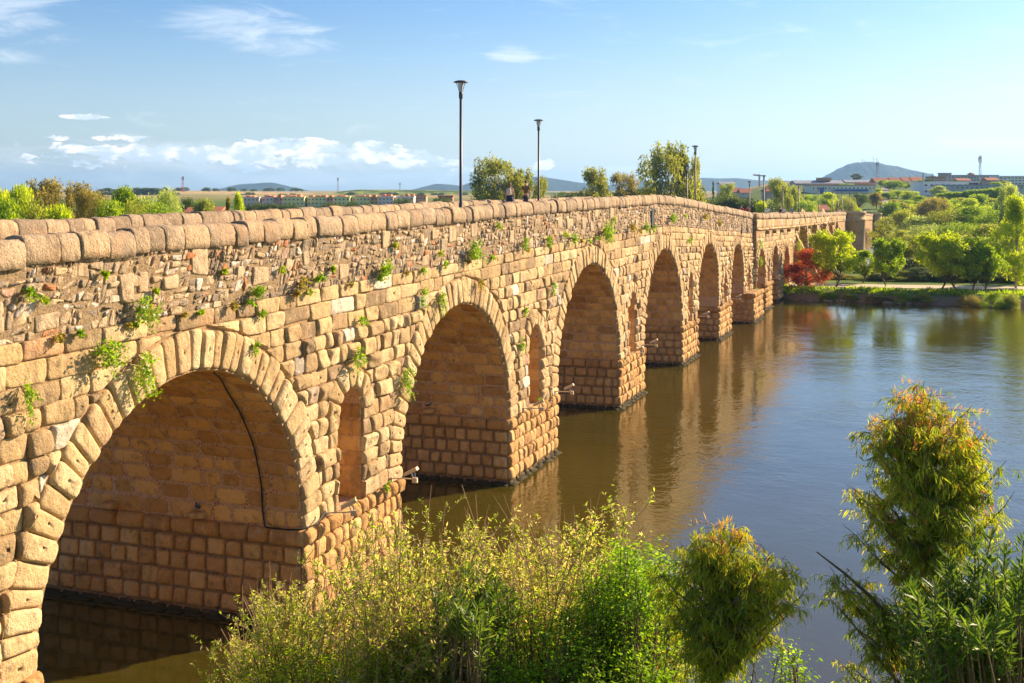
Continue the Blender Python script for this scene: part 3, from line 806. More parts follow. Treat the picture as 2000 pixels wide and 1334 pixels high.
# ------------------------------------------------------------------ ground and water
def sstep(x, a, b):
    t = np.clip((x - a) / (b - a), 0, 1); return t * t * (3 - 2 * t)
def ground(X, Z):
    X = np.asarray(X, float); Z = np.asarray(Z, float)
    nz = .18 * np.sin(X * .9 + 1.3 * np.sin(Z * .21)) + .12 * np.sin(Z * .5 + X * .23) + .10 * np.sin(X * 2.3 + 1.0)
    zf = np.where(X > 31.5, 134.7 - .41 * (X - 31.5), 135.5 + .25 * (31.5 - X)) + 1.6 * nz
    zf = np.maximum(zf, 118)
    isl = sstep(Z, zf - 3.0, zf + 3.2) * sstep(-Z, -182, -176)
    isl = isl * sstep(X, -30, -20)
    rl = sstep(Z, 172, 190) * sstep(X - (.30 * Z + 6), 0, 8)
    xb = O[0] + .3589 * (Z - O[1])
    lf = sstep(Z, 105, 118) * sstep(-(X - xb + 34), 0, 10)
    fr = sstep(Z, 350, 380)
    land = np.maximum(np.maximum(isl, rl), np.maximum(lf, fr))
    z = -2.0 + 3.05 * land
    z = z + fr * np.interp(Z, [350, 520, 900, 2500, 9000], [0, 4, 6, 6.5, 2])
    town = fr * sstep(X / np.maximum(Z, 1), .15, .24)
    z = z + town * np.interp(Z, [350, 480, 700, 900, 1500, 3000], [.5, 5, 10, 12, 5, 0])
    return z
def gz(X, Z): return float(ground(X, Z))
def terrain():
    zr = np.concatenate([np.arange(100, 200, 1.0), np.arange(200, 400, 5.0), np.geomspace(400, 11000, 60)])
    cr = np.concatenate([np.linspace(-1.6, -.45, 24)[:-1], np.arange(-.45, .55, .0085), np.linspace(.55, 1.6, 22)])
    ZZ, RR = np.meshgrid(zr, cr, indexing='ij'); XX = RR * ZZ; G = ground(XX, ZZ)
    V = np.stack([XX, ZZ, G], -1).reshape(-1, 3); n, k = ZZ.shape; idx = np.arange(n * k).reshape(n, k)
    mb = MB(); mb.add(V, np.stack([idx[:-1, :-1], idx[:-1, 1:], idx[1:, 1:], idx[1:, :-1]], -1).reshape(-1, 4))
    tag(mb.build('ground', M['ground'], None, True), kind='structure')
    mb = MB(); mb.add([(-500, -20, 0), (500, -20, 0), (500, 420, 0), (-500, 420, 0)], np.array([(0, 1, 2, 3)]))
    tag(mb.build('water', M['water']), kind='structure')
    mb = MB(); mb.add([(-500, -30, -2.4), (500, -30, -2.4), (500, 430, -2.4), (-500, 430, -2.4)], np.array([(0, 1, 2, 3)]))
    tag(mb.build('river_bed', M['ground']), kind='structure')
    # near bank under the shrubs
    xs = np.linspace(-16, 34, 51); ys = np.linspace(-14, 27, 42); XX, YY = np.meshgrid(xs, ys, indexing='ij')
    zz = np.interp(YY, [-14, 2, 4, 9, 14, 20, 26], [10.9, 10.9, 9.0, 6.2, 4.2, 1.2, -2.0]) + .25 * np.sin(XX * 1.3) * np.cos(YY * .9)
    zz = zz - 5.0 * sstep(-XX, 6, 12)
    idx = np.arange(XX.size).reshape(XX.shape); mb = MB()
    mb.add(np.stack([XX, YY, zz], -1).reshape(-1, 3), np.stack([idx[:-1, :-1], idx[1:, :-1], idx[1:, 1:], idx[:-1, 1:]], -1).reshape(-1, 4))
    tag(mb.build('river_bank', M['ground'], None, True), kind='structure')
    # gravel path on the island
    mb = MB(); xs = np.linspace(24, 190, 120); pv = []
    for x in xs:
        zc = np.interp(x, [24, 30, 37, 59, 190], [145, 143.5, 142.2, 137.8, 124]); zl = gz(x, zc)
        for d in (-2.5, 0, 2.5): pv.append((x, zc + d, gz(x, zc + d) + .05))
    idx = np.arange(len(pv)).reshape(-1, 3)
    mb.add(np.array(pv), np.stack([idx[:-1, :-1], idx[1:, :-1], idx[1:, 1:], idx[:-1, 1:]], -1).reshape(-1, 4))
    tag(mb.build('path', M['path'], None, True), kind='structure')
    # street climbing into town past the end of the bridge
    mb = MB(); pv = []
    for y0, zc in ((412, 400), (400, 440), (390, 500), (380, 580), (372, 680)):
        for x in (1722 + (400 - zc) * .004, 1737 - (zc - 400) * .01):
            p = P(x, y0, zc); pv.append((p[0], zc, max(gz(p[0], zc) + .25, p[2])))
    idx = np.arange(len(pv)).reshape(-1, 2); mb.add(np.array(pv), np.stack([idx[:-1, 0], idx[:-1, 1], idx[1:, 1], idx[1:, 0]], -1))
    tag(mb.build('road', M['asphalt']), kind='structure')
terrain()

def ridge(name, pts, Z, mat, depth, rough=1.0, seed=1):
    """a hill: crest line given as bearing/elevation samples at distance Z, sloping down in front and behind"""
    r = np.random.default_rng(seed); xs = np.linspace(pts[0][0], pts[-1][0], 140)
    ys = np.interp(xs, [p[0] for p in pts], [p[1] for p in pts])
    nz = sum(np.interp(xs, np.linspace(xs[0], xs[-1], n), r.normal(0, 1, n)) / math.sqrt(n) for n in (14, 30, 70)) * rough
    taper = np.minimum(1, np.minimum(xs - xs[0], xs[-1] - xs) / 25.0)
    ys = ys - nz * 2.2 * taper
    rows = []; prof = np.array([(-1, 0), (-.75, .10), (-.5, .33), (-.3, .62), (-.15, .86), (0, 1), (.2, .85), (.5, .45), (1, 0)])
    for q, h in prof:
        zc = Z + q * depth
        top = H - (ys - HZ) * Z / F; base = 0.0
        rr = r.normal(0, .035, len(xs)) * (0 < h < 1) * (top - base)
        rows.append(np.c_[(xs - 1000) * Z / F * (1 + .03 * q), np.full(len(xs), zc), base + (top - base) * h + rr])
    V = np.array(rows); n, k, _ = V.shape; idx = np.arange(n * k).reshape(n, k); mb = MB()
    mb.add(V.reshape(-1, 3), np.stack([idx[:-1, :-1], idx[:-1, 1:], idx[1:, 1:], idx[1:, :-1]], -1).reshape(-1, 4))
    return tag(mb.build(name, mat, None, True), kind='structure')
ridge('hill', [(395,376),(420,370),(445,366),(470,359.5),(500,358),(530,356.5),(555,362),(590,371),(615,376)], 5600, M['hill'], 700, .6, 1)
ridge('hill', [(790,374),(815,368),(850,359),(880,360),(900,363),(925,354),(960,350),(1000,349),(1045,345.5),(1065,346.5),(1100,352),(1130,357),(1180,362),(1230,358),(1290,354),(1350,350),(1372,347),(1405,348.5),(1440,348),(1480,352),(1540,353),(1600,362),(1640,368)], 5200, M['hill'], 600, .5, 2)
ridge('hill', [(1590,366),(1612,346),(1630,334),(1655,321),(1672,317),(1700,315.5),(1722,319),(1745,323),(1770,329),(1795,336),(1820,343),(1850,350),(1900,356)], 4600, M['hill'], 620, .95, 3)
ridge('field', [(-40,382),(150,378),(250,374),(330,372.5),(420,372.5),(520,373.5),(600,377),(660,381)], 1500, M['field'], 420, .1, 4)
ridge('hill', [(640,386),(660,374),(700,370),(760,370.5),(850,371.5),(930,373),(1000,376),(1100,376),(1200,380),(1260,386)], 1300, M['scrub'], 200, .25, 5)

# ------------------------------------------------------------------ vegetation
def leaf_quads(mb, Pb, D, Nn, Ls, Ws, rnd, fold=.15, droop=0.0):
    D = D / (np.linalg.norm(D, axis=1)[:, None] + 1e-9)
    S = np.cross(D, Nn); S /= np.linalg.norm(S, axis=1)[:, None] + 1e-9
    Nn = np.cross(S, D)
    Ls = Ls[:, None]; Ws = Ws[:, None]
    mid = Pb + D * Ls * .45 + Nn * Ls * fold * .3
    tip = Pb + D * Ls + np.array([0, 0, -1.0]) * Ls * droop
    V = np.stack([Pb, mid + S * Ws * .5, tip, mid - S * Ws * .5], 1).reshape(-1, 3)
    n = len(Pb); idx = np.arange(n * 4).reshape(n, 4)
    mb.add(V, idx, np.repeat(rnd, 4))
def rdir(n, r=rng):
    v = r.normal(0, 1, (n, 3)); return v / np.linalg.norm(v, axis=1)[:, None]

def archetype(kind, seed):
    """unit tree: height 1, crown radius about .5, built from tapered limbs and clumps of leaves; returns (thing, scale info)"""
    r = np.random.default_rng(seed)
    spec = dict(
        round=dict(n=46, lo=.22, hi=.98, prof=lambda h: .50 * np.sqrt(np.clip(1 - ((h - .58) / .42) ** 2, 0, 1)), cr=.13, leaves=9000, ls=.042, mat='l_green', trunk=.022, bark='bark'),
        airy=dict(n=58, lo=.24, hi=.98, prof=lambda h: .47 * np.sqrt(np.clip(1 - ((h - .62) / .42) ** 2, 0, 1)), cr=.088, leaves=11000, ls=.036, mat='l_olive', trunk=.02, bark='palebark'),
        pine=dict(n=44, lo=.55, hi=.95, prof=lambda h: .52 * np.sqrt(np.clip(1 - ((h - .66) / .33) ** 2, 0, 1)), cr=.12, leaves=9000, ls=.026, mat='l_dark', trunk=.03, bark='bark'),
        willow=dict(n=56, lo=.04, hi=.98, prof=lambda h: .52 * np.sqrt(np.clip(1 - ((h - .40) / .60) ** 2, 0, 1)), cr=.13, leaves=12000, ls=.040, mat='l_olive', trunk=.02, bark='bark'),
        poplar=dict(n=64, lo=.08, hi=1.0, prof=lambda h: .42 * np.clip(1.05 - h, 0, 1) ** .55 * np.clip((h + .05) * 3.0, 0, 1), cr=.075, leaves=12000, ls=.026, mat='l_lime', trunk=.014, bark='palebark'),
        sapling=dict(n=54, lo=.34, hi=.96, prof=lambda h: .50 * np.sqrt(np.clip(1 - ((h - .66) / .36) ** 2, 0, 1)), cr=.082, leaves=8000, ls=.042, mat='l_lime', trunk=.016, bark='bark'),
        cone=dict(n=40, lo=.1, hi=1.0, prof=lambda h: .22 * np.clip(1.02 - h, 0, 1) ** .6, cr=.06, leaves=5000, ls=.022, mat='l_dark', trunk=.02, bark='bark'))[kind]
    cl = []
    while len(cl) < spec['n']:
        h = spec['lo'] + (spec['hi'] - spec['lo']) * r.random(); R = float(spec['prof'](h)) * (1 + .18 * math.sin(9 * h + seed)); a = r.random() * 2 * math.pi
        q = R * math.sqrt(.15 + .85 * r.random()) - spec['cr'] * .45
        if R < .02: continue
        cl.append((max(q, 0) * math.cos(a), max(q, 0) * math.sin(a), min(h, 1 - spec['cr'] * .6), spec['cr'] * (.65 + .75 * r.random())))
    cl = np.array(cl)
    tb = MB(); lean = r.normal(0, .05, 2) + (np.array([.10, .03]) if kind == 'sapling' else 0)
    th = np.linspace(0, 1, 7); tp = np.c_[lean[0] * np.sin(th * 3) , lean[1] * np.sin(th * 2.4), th * (.62 if kind != 'poplar' else .92)]
    tb.tube(tp, spec['trunk'] * (1.15 - th * .85), 7)
    for i in range(0, len(cl), 1 if kind in ('sapling',) else 2):
        c = cl[i]; k = min(6, max(1, int(6 * np.clip(c[2] * (.75), .12, .95)))); s = tp[k] if k < 6 else tp[6]
        if c[2] < s[2]: s = tp[max(1, int(6 * c[2] * .8))]
        m = (s + c[:3]) / 2 + r.normal(0, .02, 3); m[2] += .02
        tb.tube([s, m, c[:3]], [spec['trunk'] * .42, spec['trunk'] * .25, spec['trunk'] * .08], 5)
    lb = MB(); n = spec['leaves']; w = cl[:, 3] ** 2; ci = r.choice(len(cl), n, p=w / w.sum()); cc = cl[ci]
    d = rdir(n, r); rad = (r.random(n) ** .45)[:, None] * cc[:, 3:4]
    sq = .8 if kind in ('round', 'pine') else 1.0
    pos = cc[:, :3] + d * rad * np.array([1, 1, sq]); pos[:, 2] = np.clip(pos[:, 2], .02, None)
    D = rdir(n, r) + d * .7 + np.array([0, 0, -.5 if kind in ('airy', 'willow') else .15]); Nn = d + rdir(n, r) * .7
    ls = spec['ls'] * (.6 + .8 * r.random(n))
    leaf_quads(lb, pos, D, Nn, ls, ls * (.42 if kind in ('airy', 'willow') else .62), np.clip(.5 * r.random(n) + .5 * r.random(len(cl))[ci], 0, 1))
    return tb, lb, spec
ARCH = {}
def arch_mesh(kind, var, leafmat):
    key = (kind, var)
    if key not in ARCH:
        tb, lb, spec = archetype(kind, 100 + var * 17 + hash_kind(kind))
        t = tb.build('trunk', M[spec['bark']], None, True); c = lb.build('crown', M[spec['mat']], None, False)
        tm, cm = t.data, c.data; bpy.data.objects.remove(t); bpy.data.objects.remove(c); ARCH[key] = (tm, cm, spec['mat'], {})
    tm, cm, dm, extra = ARCH[key]
    leafmat = leafmat or dm
    if leafmat != dm:
        if leafmat not in extra:
            c2 = cm.copy(); c2.materials[0] = M[leafmat]; extra[leafmat] = c2
        cm = extra[leafmat]
    return tm, cm
def hash_kind(k): return {'round': 1, 'airy': 2, 'pine': 3, 'willow': 4, 'poplar': 5, 'sapling': 6, 'cone': 7}[k]
def tree(name, kind, x, ytop, Z, wpx, label, mat=None, group=None, var=None, basey=None, cat='tree', tiny=False, rot=None):
    X = (x - 1000) * Z / F; zt = H - (ytop - HZ) * Z / F; g = gz(X, Z) - .05
    if basey is not None: g = max(g, H - (basey - HZ) * Z / F) if False else g
    h = max(zt - g, .5); w = 1.3 * wpx * Z / F
    var = rng.integers(0, 3) if var is None else var
    tm, cm = arch_mesh(kind, int(var), mat)
    rt = rng.random() * 6.28 if rot is None else rot
    if tiny:
        o = bpy.data.objects.new(name, cm); C.objects.link(o); o.location = (X, Z, g); o.scale = (w, w, h); o.rotation_euler = (0, 0, rt)
        return tag(o, label, cat, group)
    t = thing(name, label, cat, (X, Z, g), group)
    t.rotation_euler = (0, 0, rt); t.scale = (w, w, h)
    for nm, me in (('trunk', tm), ('crown', cm)):
        o = bpy.data.objects.new(nm, me); C.objects.link(o); o.parent = t
    return t

ORD = ['leftmost'] + [w + ' from the left' for w in ('second','third','fourth','fifth','sixth','seventh','eighth','ninth','tenth','eleventh','twelfth','thirteenth','fourteenth')]
# trees behind the bridge, left to right
G1 = 'trees along the far left bank behind the bridge'
tree('tree', 'round', 2, 376, 125, 60, 'bright green tree at the far left edge behind the parapet', 'l_lime', G1)
tree('tree', 'round', 42, 372, 118, 62, 'lime green leafy tree in front of the olive eucalyptus, second from the left edge', 'l_lime', G1)
tree('eucalyptus_tree', 'airy', 92, 357, 150, 100, 'larger olive brown eucalyptus of the left pair behind the parapet', 'l_brown', G1)
tree('eucalyptus_tree', 'airy', 152, 360, 155, 80, 'smaller olive brown eucalyptus right of the larger one', 'l_brown', G1)
tree('bush', 'round', 112, 411, 112, 80, 'low bright green bush just above the parapet below the eucalyptus pair', 'l_lime', G1, cat='bush')
tree('tree', 'willow', 195, 388, 140, 50, 'dull olive tree right of the eucalyptus pair', 'l_brown', G1)
tree('tree', 'round', 243, 373, 150, 66, 'rounded fresh green tree left of the silvery one', 'l_green', G1)
tree('tree', 'willow', 285, 392, 135, 60, 'low silvery olive tree at the foot of the rounded green tree', 'l_pale', G1)
tree('tree', 'airy', 322, 373, 150, 56, 'silvery leaved tree with a lime top beside the dry field', 'l_pale', G1)
tree('tree', 'willow', 340, 395, 130, 40, 'small pale willow right of the silvery tree', 'l_pale', G1)
tree('tree', 'pine', 365, 388, 260, 38, 'dark round oak before the dry field', 'l_dark', G1)
tree('tree', 'round', 400, 391, 220, 44, 'dull green tree left of the lime sapling tree', 'l_olive', G1)
tree('tree', 'poplar', 445, 392, 150, 34, 'rusty leaved small tree beside the lime one', 'l_brown', G1)
tree('tree', 'poplar', 466, 381, 150, 46, 'lime green pointed tree in front of the apartment row', 'l_lime', G1)
for i, (x, y) in enumerate(((500, 396), (530, 398), (565, 397), (640, 396), (660, 397), (690, 395), (720, 397))):
    tree('pine_tree', 'pine', x, y, 330, 40, 'low dark pine in front of the apartment row, ' + ORD[i], None, 'low pines in front of the apartment row', tiny=False)
for i, (x, y) in enumerate(((790, 388), (860, 387))):
    tree('pine_tree', 'pine', x, y, 330, 38, 'dark pine near the orange buildings left of the first lamp, ' + ['left one', 'right one'][i], None, 'pines behind the first lamp')
for i, (x, y, Z, w, m, lb) in enumerate(((15,400,108,80,'l_green','low green tree at the left edge in front of the lime one'),(68,396,110,60,'l_olive','low olive bush before the larger eucalyptus'),(215,400,125,70,'l_green','low green bush left of the silvery olive'),(262,396,130,70,'l_olive','low olive bush between the rounded tree and the silvery one'),(310,400,125,70,'l_green','low green bush beneath the silvery leaved tree'),(180,380,160,60,'l_brown','brown olive crown filling the gap right of the eucalyptus pair'))):
    tree('tree', 'willow', x, y, Z, w, lb, m, G1)
G2 = 'eucalyptus trees behind the crest of the bridge'
tree('eucalyptus_tree', 'airy', 972, 313, 230, 104, 'tall eucalyptus with a broad crown just left of the two walkers', 'l_gum', G2, var=1)
tree('eucalyptus_tree', 'airy', 1018, 332, 235, 76, 'shorter eucalyptus crown right behind the man in the olive shirt', 'l_gum', G2, var=0)
tree('eucalyptus_tree', 'airy', 1056, 352, 240, 30, 'small eucalyptus beside the second lamp post', 'l_gum', G2, var=2)
tree('eucalyptus_tree', 'airy', 1160, 333, 235, 72, 'lone eucalyptus between the second lamp and the rusty tree', 'l_gum', G2, var=2)
tree('tree', 'airy', 1216, 340, 300, 60, 'rusty brown sparse tree left of the tallest eucalyptus', 'l_brown', G2)
tree('eucalyptus_tree', 'airy', 1302, 283, 215, 104, 'tallest eucalyptus, rising left of the third lamp', 'l_gum', G2, var=0)
tree('eucalyptus_tree', 'airy', 1346, 305, 215, 58, 'narrow eucalyptus crown behind the third lamp', 'l_gum', G2, var=1)
for i, (x, y) in enumerate(((1095, 376), (1120, 378), (1200, 378), (1240, 370), (1270, 365), (1380, 388), (1410, 384))):
    tree('pine_tree', 'pine', x, y, 300, 44, 'dark umbrella pine low behind the bridge crest, ' + ORD[i], None, 'umbrella pines behind the bridge crest')
for i, (x, y) in enumerate(((1395, 394), (1425, 388), (1440, 380), (1455, 390), (1482, 393))):
    tree('pine_tree', 'pine', x, y, 240, 62, 'broad dark pine behind the descending parapet, ' + ORD[i], None, 'broad pines behind the descending parapet')
tree('tree', 'round', 1487, 398, 215, 30, 'bright green bush by the bridge bend beneath the dark pines', 'l_lime')
tree('cypress_tree', 'cone', 1393, 356, 420, 18, 'dark narrow conifer rising behind the descending parapet', None)
tree('eucalyptus_tree', 'airy', 1420, 360, 400, 36, 'dull eucalyptus right of the dark conifer', 'l_olive')
tree('eucalyptus_tree', 'airy', 1522, 352, 330, 48, 'tall grey green eucalyptus left of the long white building with the blue balcony', 'l_olive')
tree('eucalyptus_tree', 'airy', 1548, 364, 340, 30, 'shorter grey green eucalyptus beside the tall one, over the bridge walkers', 'l_olive')
tree('pine_tree', 'pine', 1571, 393, 330, 54, 'bright green umbrella pine below the white building', 'l_green')
tree('pine_tree', 'pine', 1576, 380, 420, 40, 'green umbrella pine standing behind the bright one', 'l_green')
tree('tree', 'round', 1618, 378, 380, 40, 'lime tree below the white building with the blue balcony', 'l_lime')
tree('tree', 'willow', 1652, 385, 370, 40, 'olive tree left of the dark umbrella pine', 'l_olive')
tree('pine_tree', 'pine', 1676, 378, 390, 40, 'dark umbrella pine beside the street into town', None)
tree('tree', 'round', 1711, 377, 420, 26, 'pale olive tree on the left of the street into town', 'l_brown')
tree('tree', 'round', 1667, 402, 380, 24, 'small bright tree above the round turret', 'l_lime')
tree('tree', 'round', 1745, 391, 385, 28, 'dark round tree beside the parked cars', 'l_brown')
tree('tree', 'round', 1672, 340, 900, 19, 'dark round tree alone on the skyline under the big hill', 'l_dark')
GT = 'street trees climbing into town'
for i, (x, y, Z, w) in enumerate(((1716,369,480,18),(1735,376,470,26),(1745,353,560,36),(1752,372,480,30),(1769,391,400,34),(1771,357,600,26),(1778,374,460,34),(1795,383,420,34),(1822,366,520,24),(1845,372,500,26))):
    tree('street_tree', 'round', x, y, Z, w, 'fresh green street tree below the white gabled buildings, ' + ORD[i], 'l_green' if i % 3 else 'l_lime', GT)
for i, (x, y, Z, w, m) in enumerate(((1541,371,520,20,'l_green'),(1648,359,600,22,'l_green'),(1662,362,560,20,'l_lime'),(1700,358,640,18,'l_olive'),(1722,352,640,16,'l_green'),(1797,352,640,26,'l_olive'),(1812,350,600,18,'l_dark'),(1834,364,470,30,'l_pale'),(1925,352,600,26,'l_dark'),(1945,356,540,22,'l_green'),(1962,354,560,22,'l_olive'),(1866,352,600,16,'l_dark'))):
    tree('town_tree', 'round', x, y, Z, w, 'small tree among the town buildings, ' + ORD[i], m, 'small trees among the town buildings')
tree('cypress_tree', 'cone', 1803, 337, 620, 7, 'dark pointed cypress on the skyline right of the gabled buildings', None)
tree('cypress_tree', 'cone', 1821, 339, 640, 7, 'dark cypress left of the rooftop block on the skyline', None)
GP = 'row of plane trees forming a green hedge'
for i in range(11):
    tree('plane_tree', 'round', 1838 + i * 12.6, 378 - i * 1.1 + rng.normal(0, 1), 430, 25, 'plane tree of the upper clipped row below the white town buildings, ' + ORD[i], 'l_green', GP)
for i in range(9):
    tree('plane_tree', 'round', 1850 + i * 15, 398 - i * .5 + rng.normal(0, 2), 380, 30, 'green tree of the lower row before the clipped plane trees, ' + ORD[i], 'l_green', 'lower row of green trees')
tree('tree', 'airy', 1822, 387, 330, 60, 'brown tinged tree standing above the willows', 'l_brown')
tree('tree', 'airy', 1975, 362, 230, 46, 'bare pale tree behind the lime poplar at the right edge', 'l_pale')
def ordl(items):
    o = sorted(range(len(items)), key=lambda i: items[i][0]); r = [0] * len(items)
    for k, i in enumerate(o): r[i] = k
    return [ORD[k] for k in r]
for i in range(14):
    tree('tree', 'round', 1742 + i * 19, 394 - i * .6 + rng.normal(0, 3), 352 + 10 * (i % 4), 46, 'broad leafy tree on the bank below the clipped plane trees, ' + ORD[i], ['l_green', 'l_olive', 'l_lime'][i % 3], 'broad trees on the bank below the plane trees')
tree('poplar_tree', 'poplar', 2022, 378, 146, 90, 'yellow green poplar cut by the right edge, behind the lime one', 'l_lime', var=0)
GW = 'willows on the far side of the island channel'
WL = ((1762,414,270,70,'l_olive'),(1735,426,300,50,'l_olive'),(1790,424,250,70,'l_pale'),(1850,412,250,80,'l_olive'),(1900,405,250,80,'l_green'),(1950,412,240,80,'l_green'),(1995,400,230,80,'l_olive'),(1725,436,330,30,'l_olive'),
        (1815,440,215,80,'l_pale'),(1870,436,210,90,'l_green'),(1930,440,205,90,'l_olive'),(1985,440,200,80,'l_green'),(1765,452,235,60,'l_olive'))
WO = ordl(WL)
for i, (x, y, Z, w, m) in enumerate(WL):
    tree('willow_tree', 'willow', x, y, Z, w, 'soft willow in the thicket beyond the island, ' + WO[i], m, GW)
GI = 'bushy trees along the back of the island'
BL = ((1755,472,168,70,'l_olive'),(1790,462,170,80,'l_olive'),(1835,470,168,80,'l_green'),(1880,462,166,90,'l_olive'),(1930,466,165,90,'l_green'),(1975,470,164,80,'l_olive'),
        (1770,505,156,70,'l_dark'),(1820,500,155,80,'l_olive'),(1875,505,155,80,'l_dark'),(1930,500,154,90,'l_olive'),(1985,500,153,80,'l_dark'),(1735,520,158,50,'l_olive'),(2030,470,160,90,'l_green'))
BO = ordl(BL)
for i, (x, y, Z, w, m) in enumerate(BL):
    tree('bushy_tree', 'willow', x, y, Z, w, 'dense bushy tree behind the island path, ' + BO[i], m, GI)
SL = ((1640,535,40,'l_brown'),(1665,538,36,'l_olive'),(1705,536,36,'l_brown'),(1620,540,30,'l_green'),(1725,540,40,'l_dark'))
SO = ordl(SL)
for i, (x, y, w, m) in enumerate(SL):
    tree('shrub', 'willow', x, y, 152, w, 'low shrub behind the island path near the bridge, ' + SO[i], m, 'low shrubs behind the island path', cat='shrub')
# front row on the island
tree('maple_tree', 'willow', 1574, 489, 139, 66, 'red leaved maple on the bank beside the last river arch', 'l_red', rot=1.0)
def loose_tree(x, y, Z, w, bx, label, mat, kind='sapling', name='young_tree', group=None):
    t = tree(name, kind, bx, y, Z, w, label, mat, group, rot=(math.pi if x < bx else 0) + rng.normal(0, .2)); return t
GS = 'young trees on the island bank'
loose_tree(1642, 456, 137, 82, 1630, 'yellow green young tree with a leaning trunk right of the red maple', 'l_lime', group=GS)
loose_tree(1690, 492, 146, 56, 1685, 'small green young tree right of the leaning one', 'l_green', group=GS)
loose_tree(1732, 470, 138, 60, 1733, 'twin stemmed young tree standing left of the bushy mass', 'l_green', group=GS)
loose_tree(1840, 458, 136, 84, 1838, 'lime green young tree, tallest in the middle of the island row', 'l_lime', group=GS)
loose_tree(1868, 470, 134, 96, 1870, 'broad young tree with a curved trunk near the water edge', 'l_lime', group=GS)
loose_tree(1900, 486, 134, 66, 1899, 'green young tree between the curved one and the pale post', 'l_green', group=GS)
loose_tree(1928, 484, 133, 70, 1922, 'green young tree right of the pale post', 'l_green', group=GS)
tree('poplar_tree', 'poplar', 1984, 389, 138, 112, 'tall lime yellow poplar at the right edge of the island', 'l_lime', var=1)
tree('bush', 'willow', 1520, 558, 138, 16, 'green bush at the foot of the bridge beside the path', 'l_green', cat='bush')

for i, (x, w) in enumerate(((1618,34),(1660,26),(1712,40),(1765,30),(1800,36),(1892,44),(1945,40),(1975,30))):
    tree('bank_shrub', 'willow', x, 571 + (i % 3) * 3, 134.5 - .41 * ((x - 1000) * 134 / F - 31.5) + 1.5, w, 'low shrub overhanging the island waterline, ' + ORD[i], ['l_green', 'l_olive', 'l_brown'][i % 3], 'low shrubs along the island waterline', cat='shrub')
for i, x in enumerate((1728, 1762, 1796, 1832, 1868, 1905, 1942, 1980, 2015)):
    tree('shrub', 'willow', x, 522 + (i * 7) % 13, 150.5 - .2 * (x - 1728) * 150 / F, 56, 'dark leafy shrub directly behind the island path, ' + ORD[i], ['l_dark', 'l_olive', 'l_dark'][i % 3], 'dark shrubs directly behind the island path', cat='shrub')
# scattered holm oaks on the dry field skyline
for i in range(46):
    x = 185 + 410 * rng.random(); up = rng.random() < .6
    y = (371.5 if up else 376 + 10 * rng.random()); Z = 1480 if up else 1180
    X = (x - 1000) * Z / F; h = 5 + 4 * rng.random(); zb = H - (y + 2 - HZ) * Z / F - (1.5 if up else 3)
    tm, cm = arch_mesh('pine', i % 3, None)
    o = bpy.data.objects.new('holm_oak', cm); C.objects.link(o); o.location = (X, Z, zb - h * .35); o.scale = (h * 1.5, h * 1.5, h * 1.1); o.rotation_euler = (0, 0, i)
    tag(o, 'dark holm oak dotting the dry golden field', 'tree', 'holm oaks scattered over the dry field')
for i in range(26):
    x = 190 + 120 * rng.random() if i < 12 else 660 + 560 * rng.random(); Z = 1150
    X = (x - 1000) * Z / F; h = 7 + 3 * rng.random(); zb = H - ((374 if i < 12 else 382) - HZ) * Z / F
    tm, cm = arch_mesh('round', i % 3, 'l_dark')
    o = bpy.data.objects.new('distant_tree', cm); C.objects.link(o); o.location = (X, Z, zb - h * .9); o.scale = (h * 1.6, h * 1.6, h * 1.2); o.rotation_euler = (0, 0, i)
    tag(o, 'dark distant tree at the foot of the green plateau or field', 'tree', 'distant trees below the skyline')

# ------------------------------------------------------------------ buildings
MC = {}
def wallm(c):
    if c not in MC: MC[c] = flat('plaster_wall', tuple(min(.86, v * 1.25) for v in c), .85, 0, .07, .4)
    return MC[c]
def building(x0, x1, ytop, ybase, Z, depth, wall, label, floors=2, bays=6, roof='flat', roofm='roof', group=None, name='building', winm='pane', roofh=2.0, ww=.45, wh=.45, yaw=0.0):
    cx = (x0 + x1) / 2; X = (cx - 1000) * Z / F; w = (x1 - x0) * Z / F; zt = H - (ytop - HZ) * Z / F
    zb = min(H - (ybase - HZ) * Z / F, gz(X, Z)) - .5; h = zt - zb
    t = thing(name, label, 'building', (X, Z, zb), group)
    rh = roofh if roof != 'flat' else 0; hw = h - rh
    mb = MB(); mb.box((X, Z + depth / 2, zb + hw / 2), (w, depth, hw)); wl = mb.build('wall', wallm(wall), t)
    if roof == 'flat':
        mb = MB(); mb.box((X, Z + depth / 2, zb + hw + .15), (w + .5, depth + .5, .5)); mb.build('roof', M[roofm] if isinstance(roofm, str) else roofm, t)
    else:
        mb = MB(); e = .6; zr = zb + hw
        V = [(X - w/2 - e, Z - e, zr), (X + w/2 + e, Z - e, zr), (X + w/2 + e, Z + depth + e, zr), (X - w/2 - e, Z + depth + e, zr), (X - w/2 - e + (2 if roof == 'hip' else 0), Z + depth/2, zr + rh), (X + w/2 + e - (2 if roof == 'hip' else 0), Z + depth/2, zr + rh)]
        mb.add(V, [np.array([(0,1,5,4),(2,3,4,5),(3,2,1,0)]), np.array([(1,2,5),(3,0,4)])]); mb.build('roof', M[roofm], t)
    zvis = max(zb, H - (ybase - HZ) * Z / F); hv = zb + hw - zvis
    fh = hv / floors; bw = w / bays
    for f in range(floors):
        for b in range(bays):
            mb = MB(); c = (X - w/2 + (b + .5) * bw, Z - .02, zvis + (f + .52) * fh)
            mb.box(c, (bw * ww, .16, fh * wh)); fr = mb.build('window', M['white'] if Z < 600 else wallm(wall), t)
            mb = MB(); mb.box((c[0], c[1] - .07, c[2]), (bw * ww * .82, .12, fh * wh * .82)); mb.build('pane', M[winm], fr)
    return t
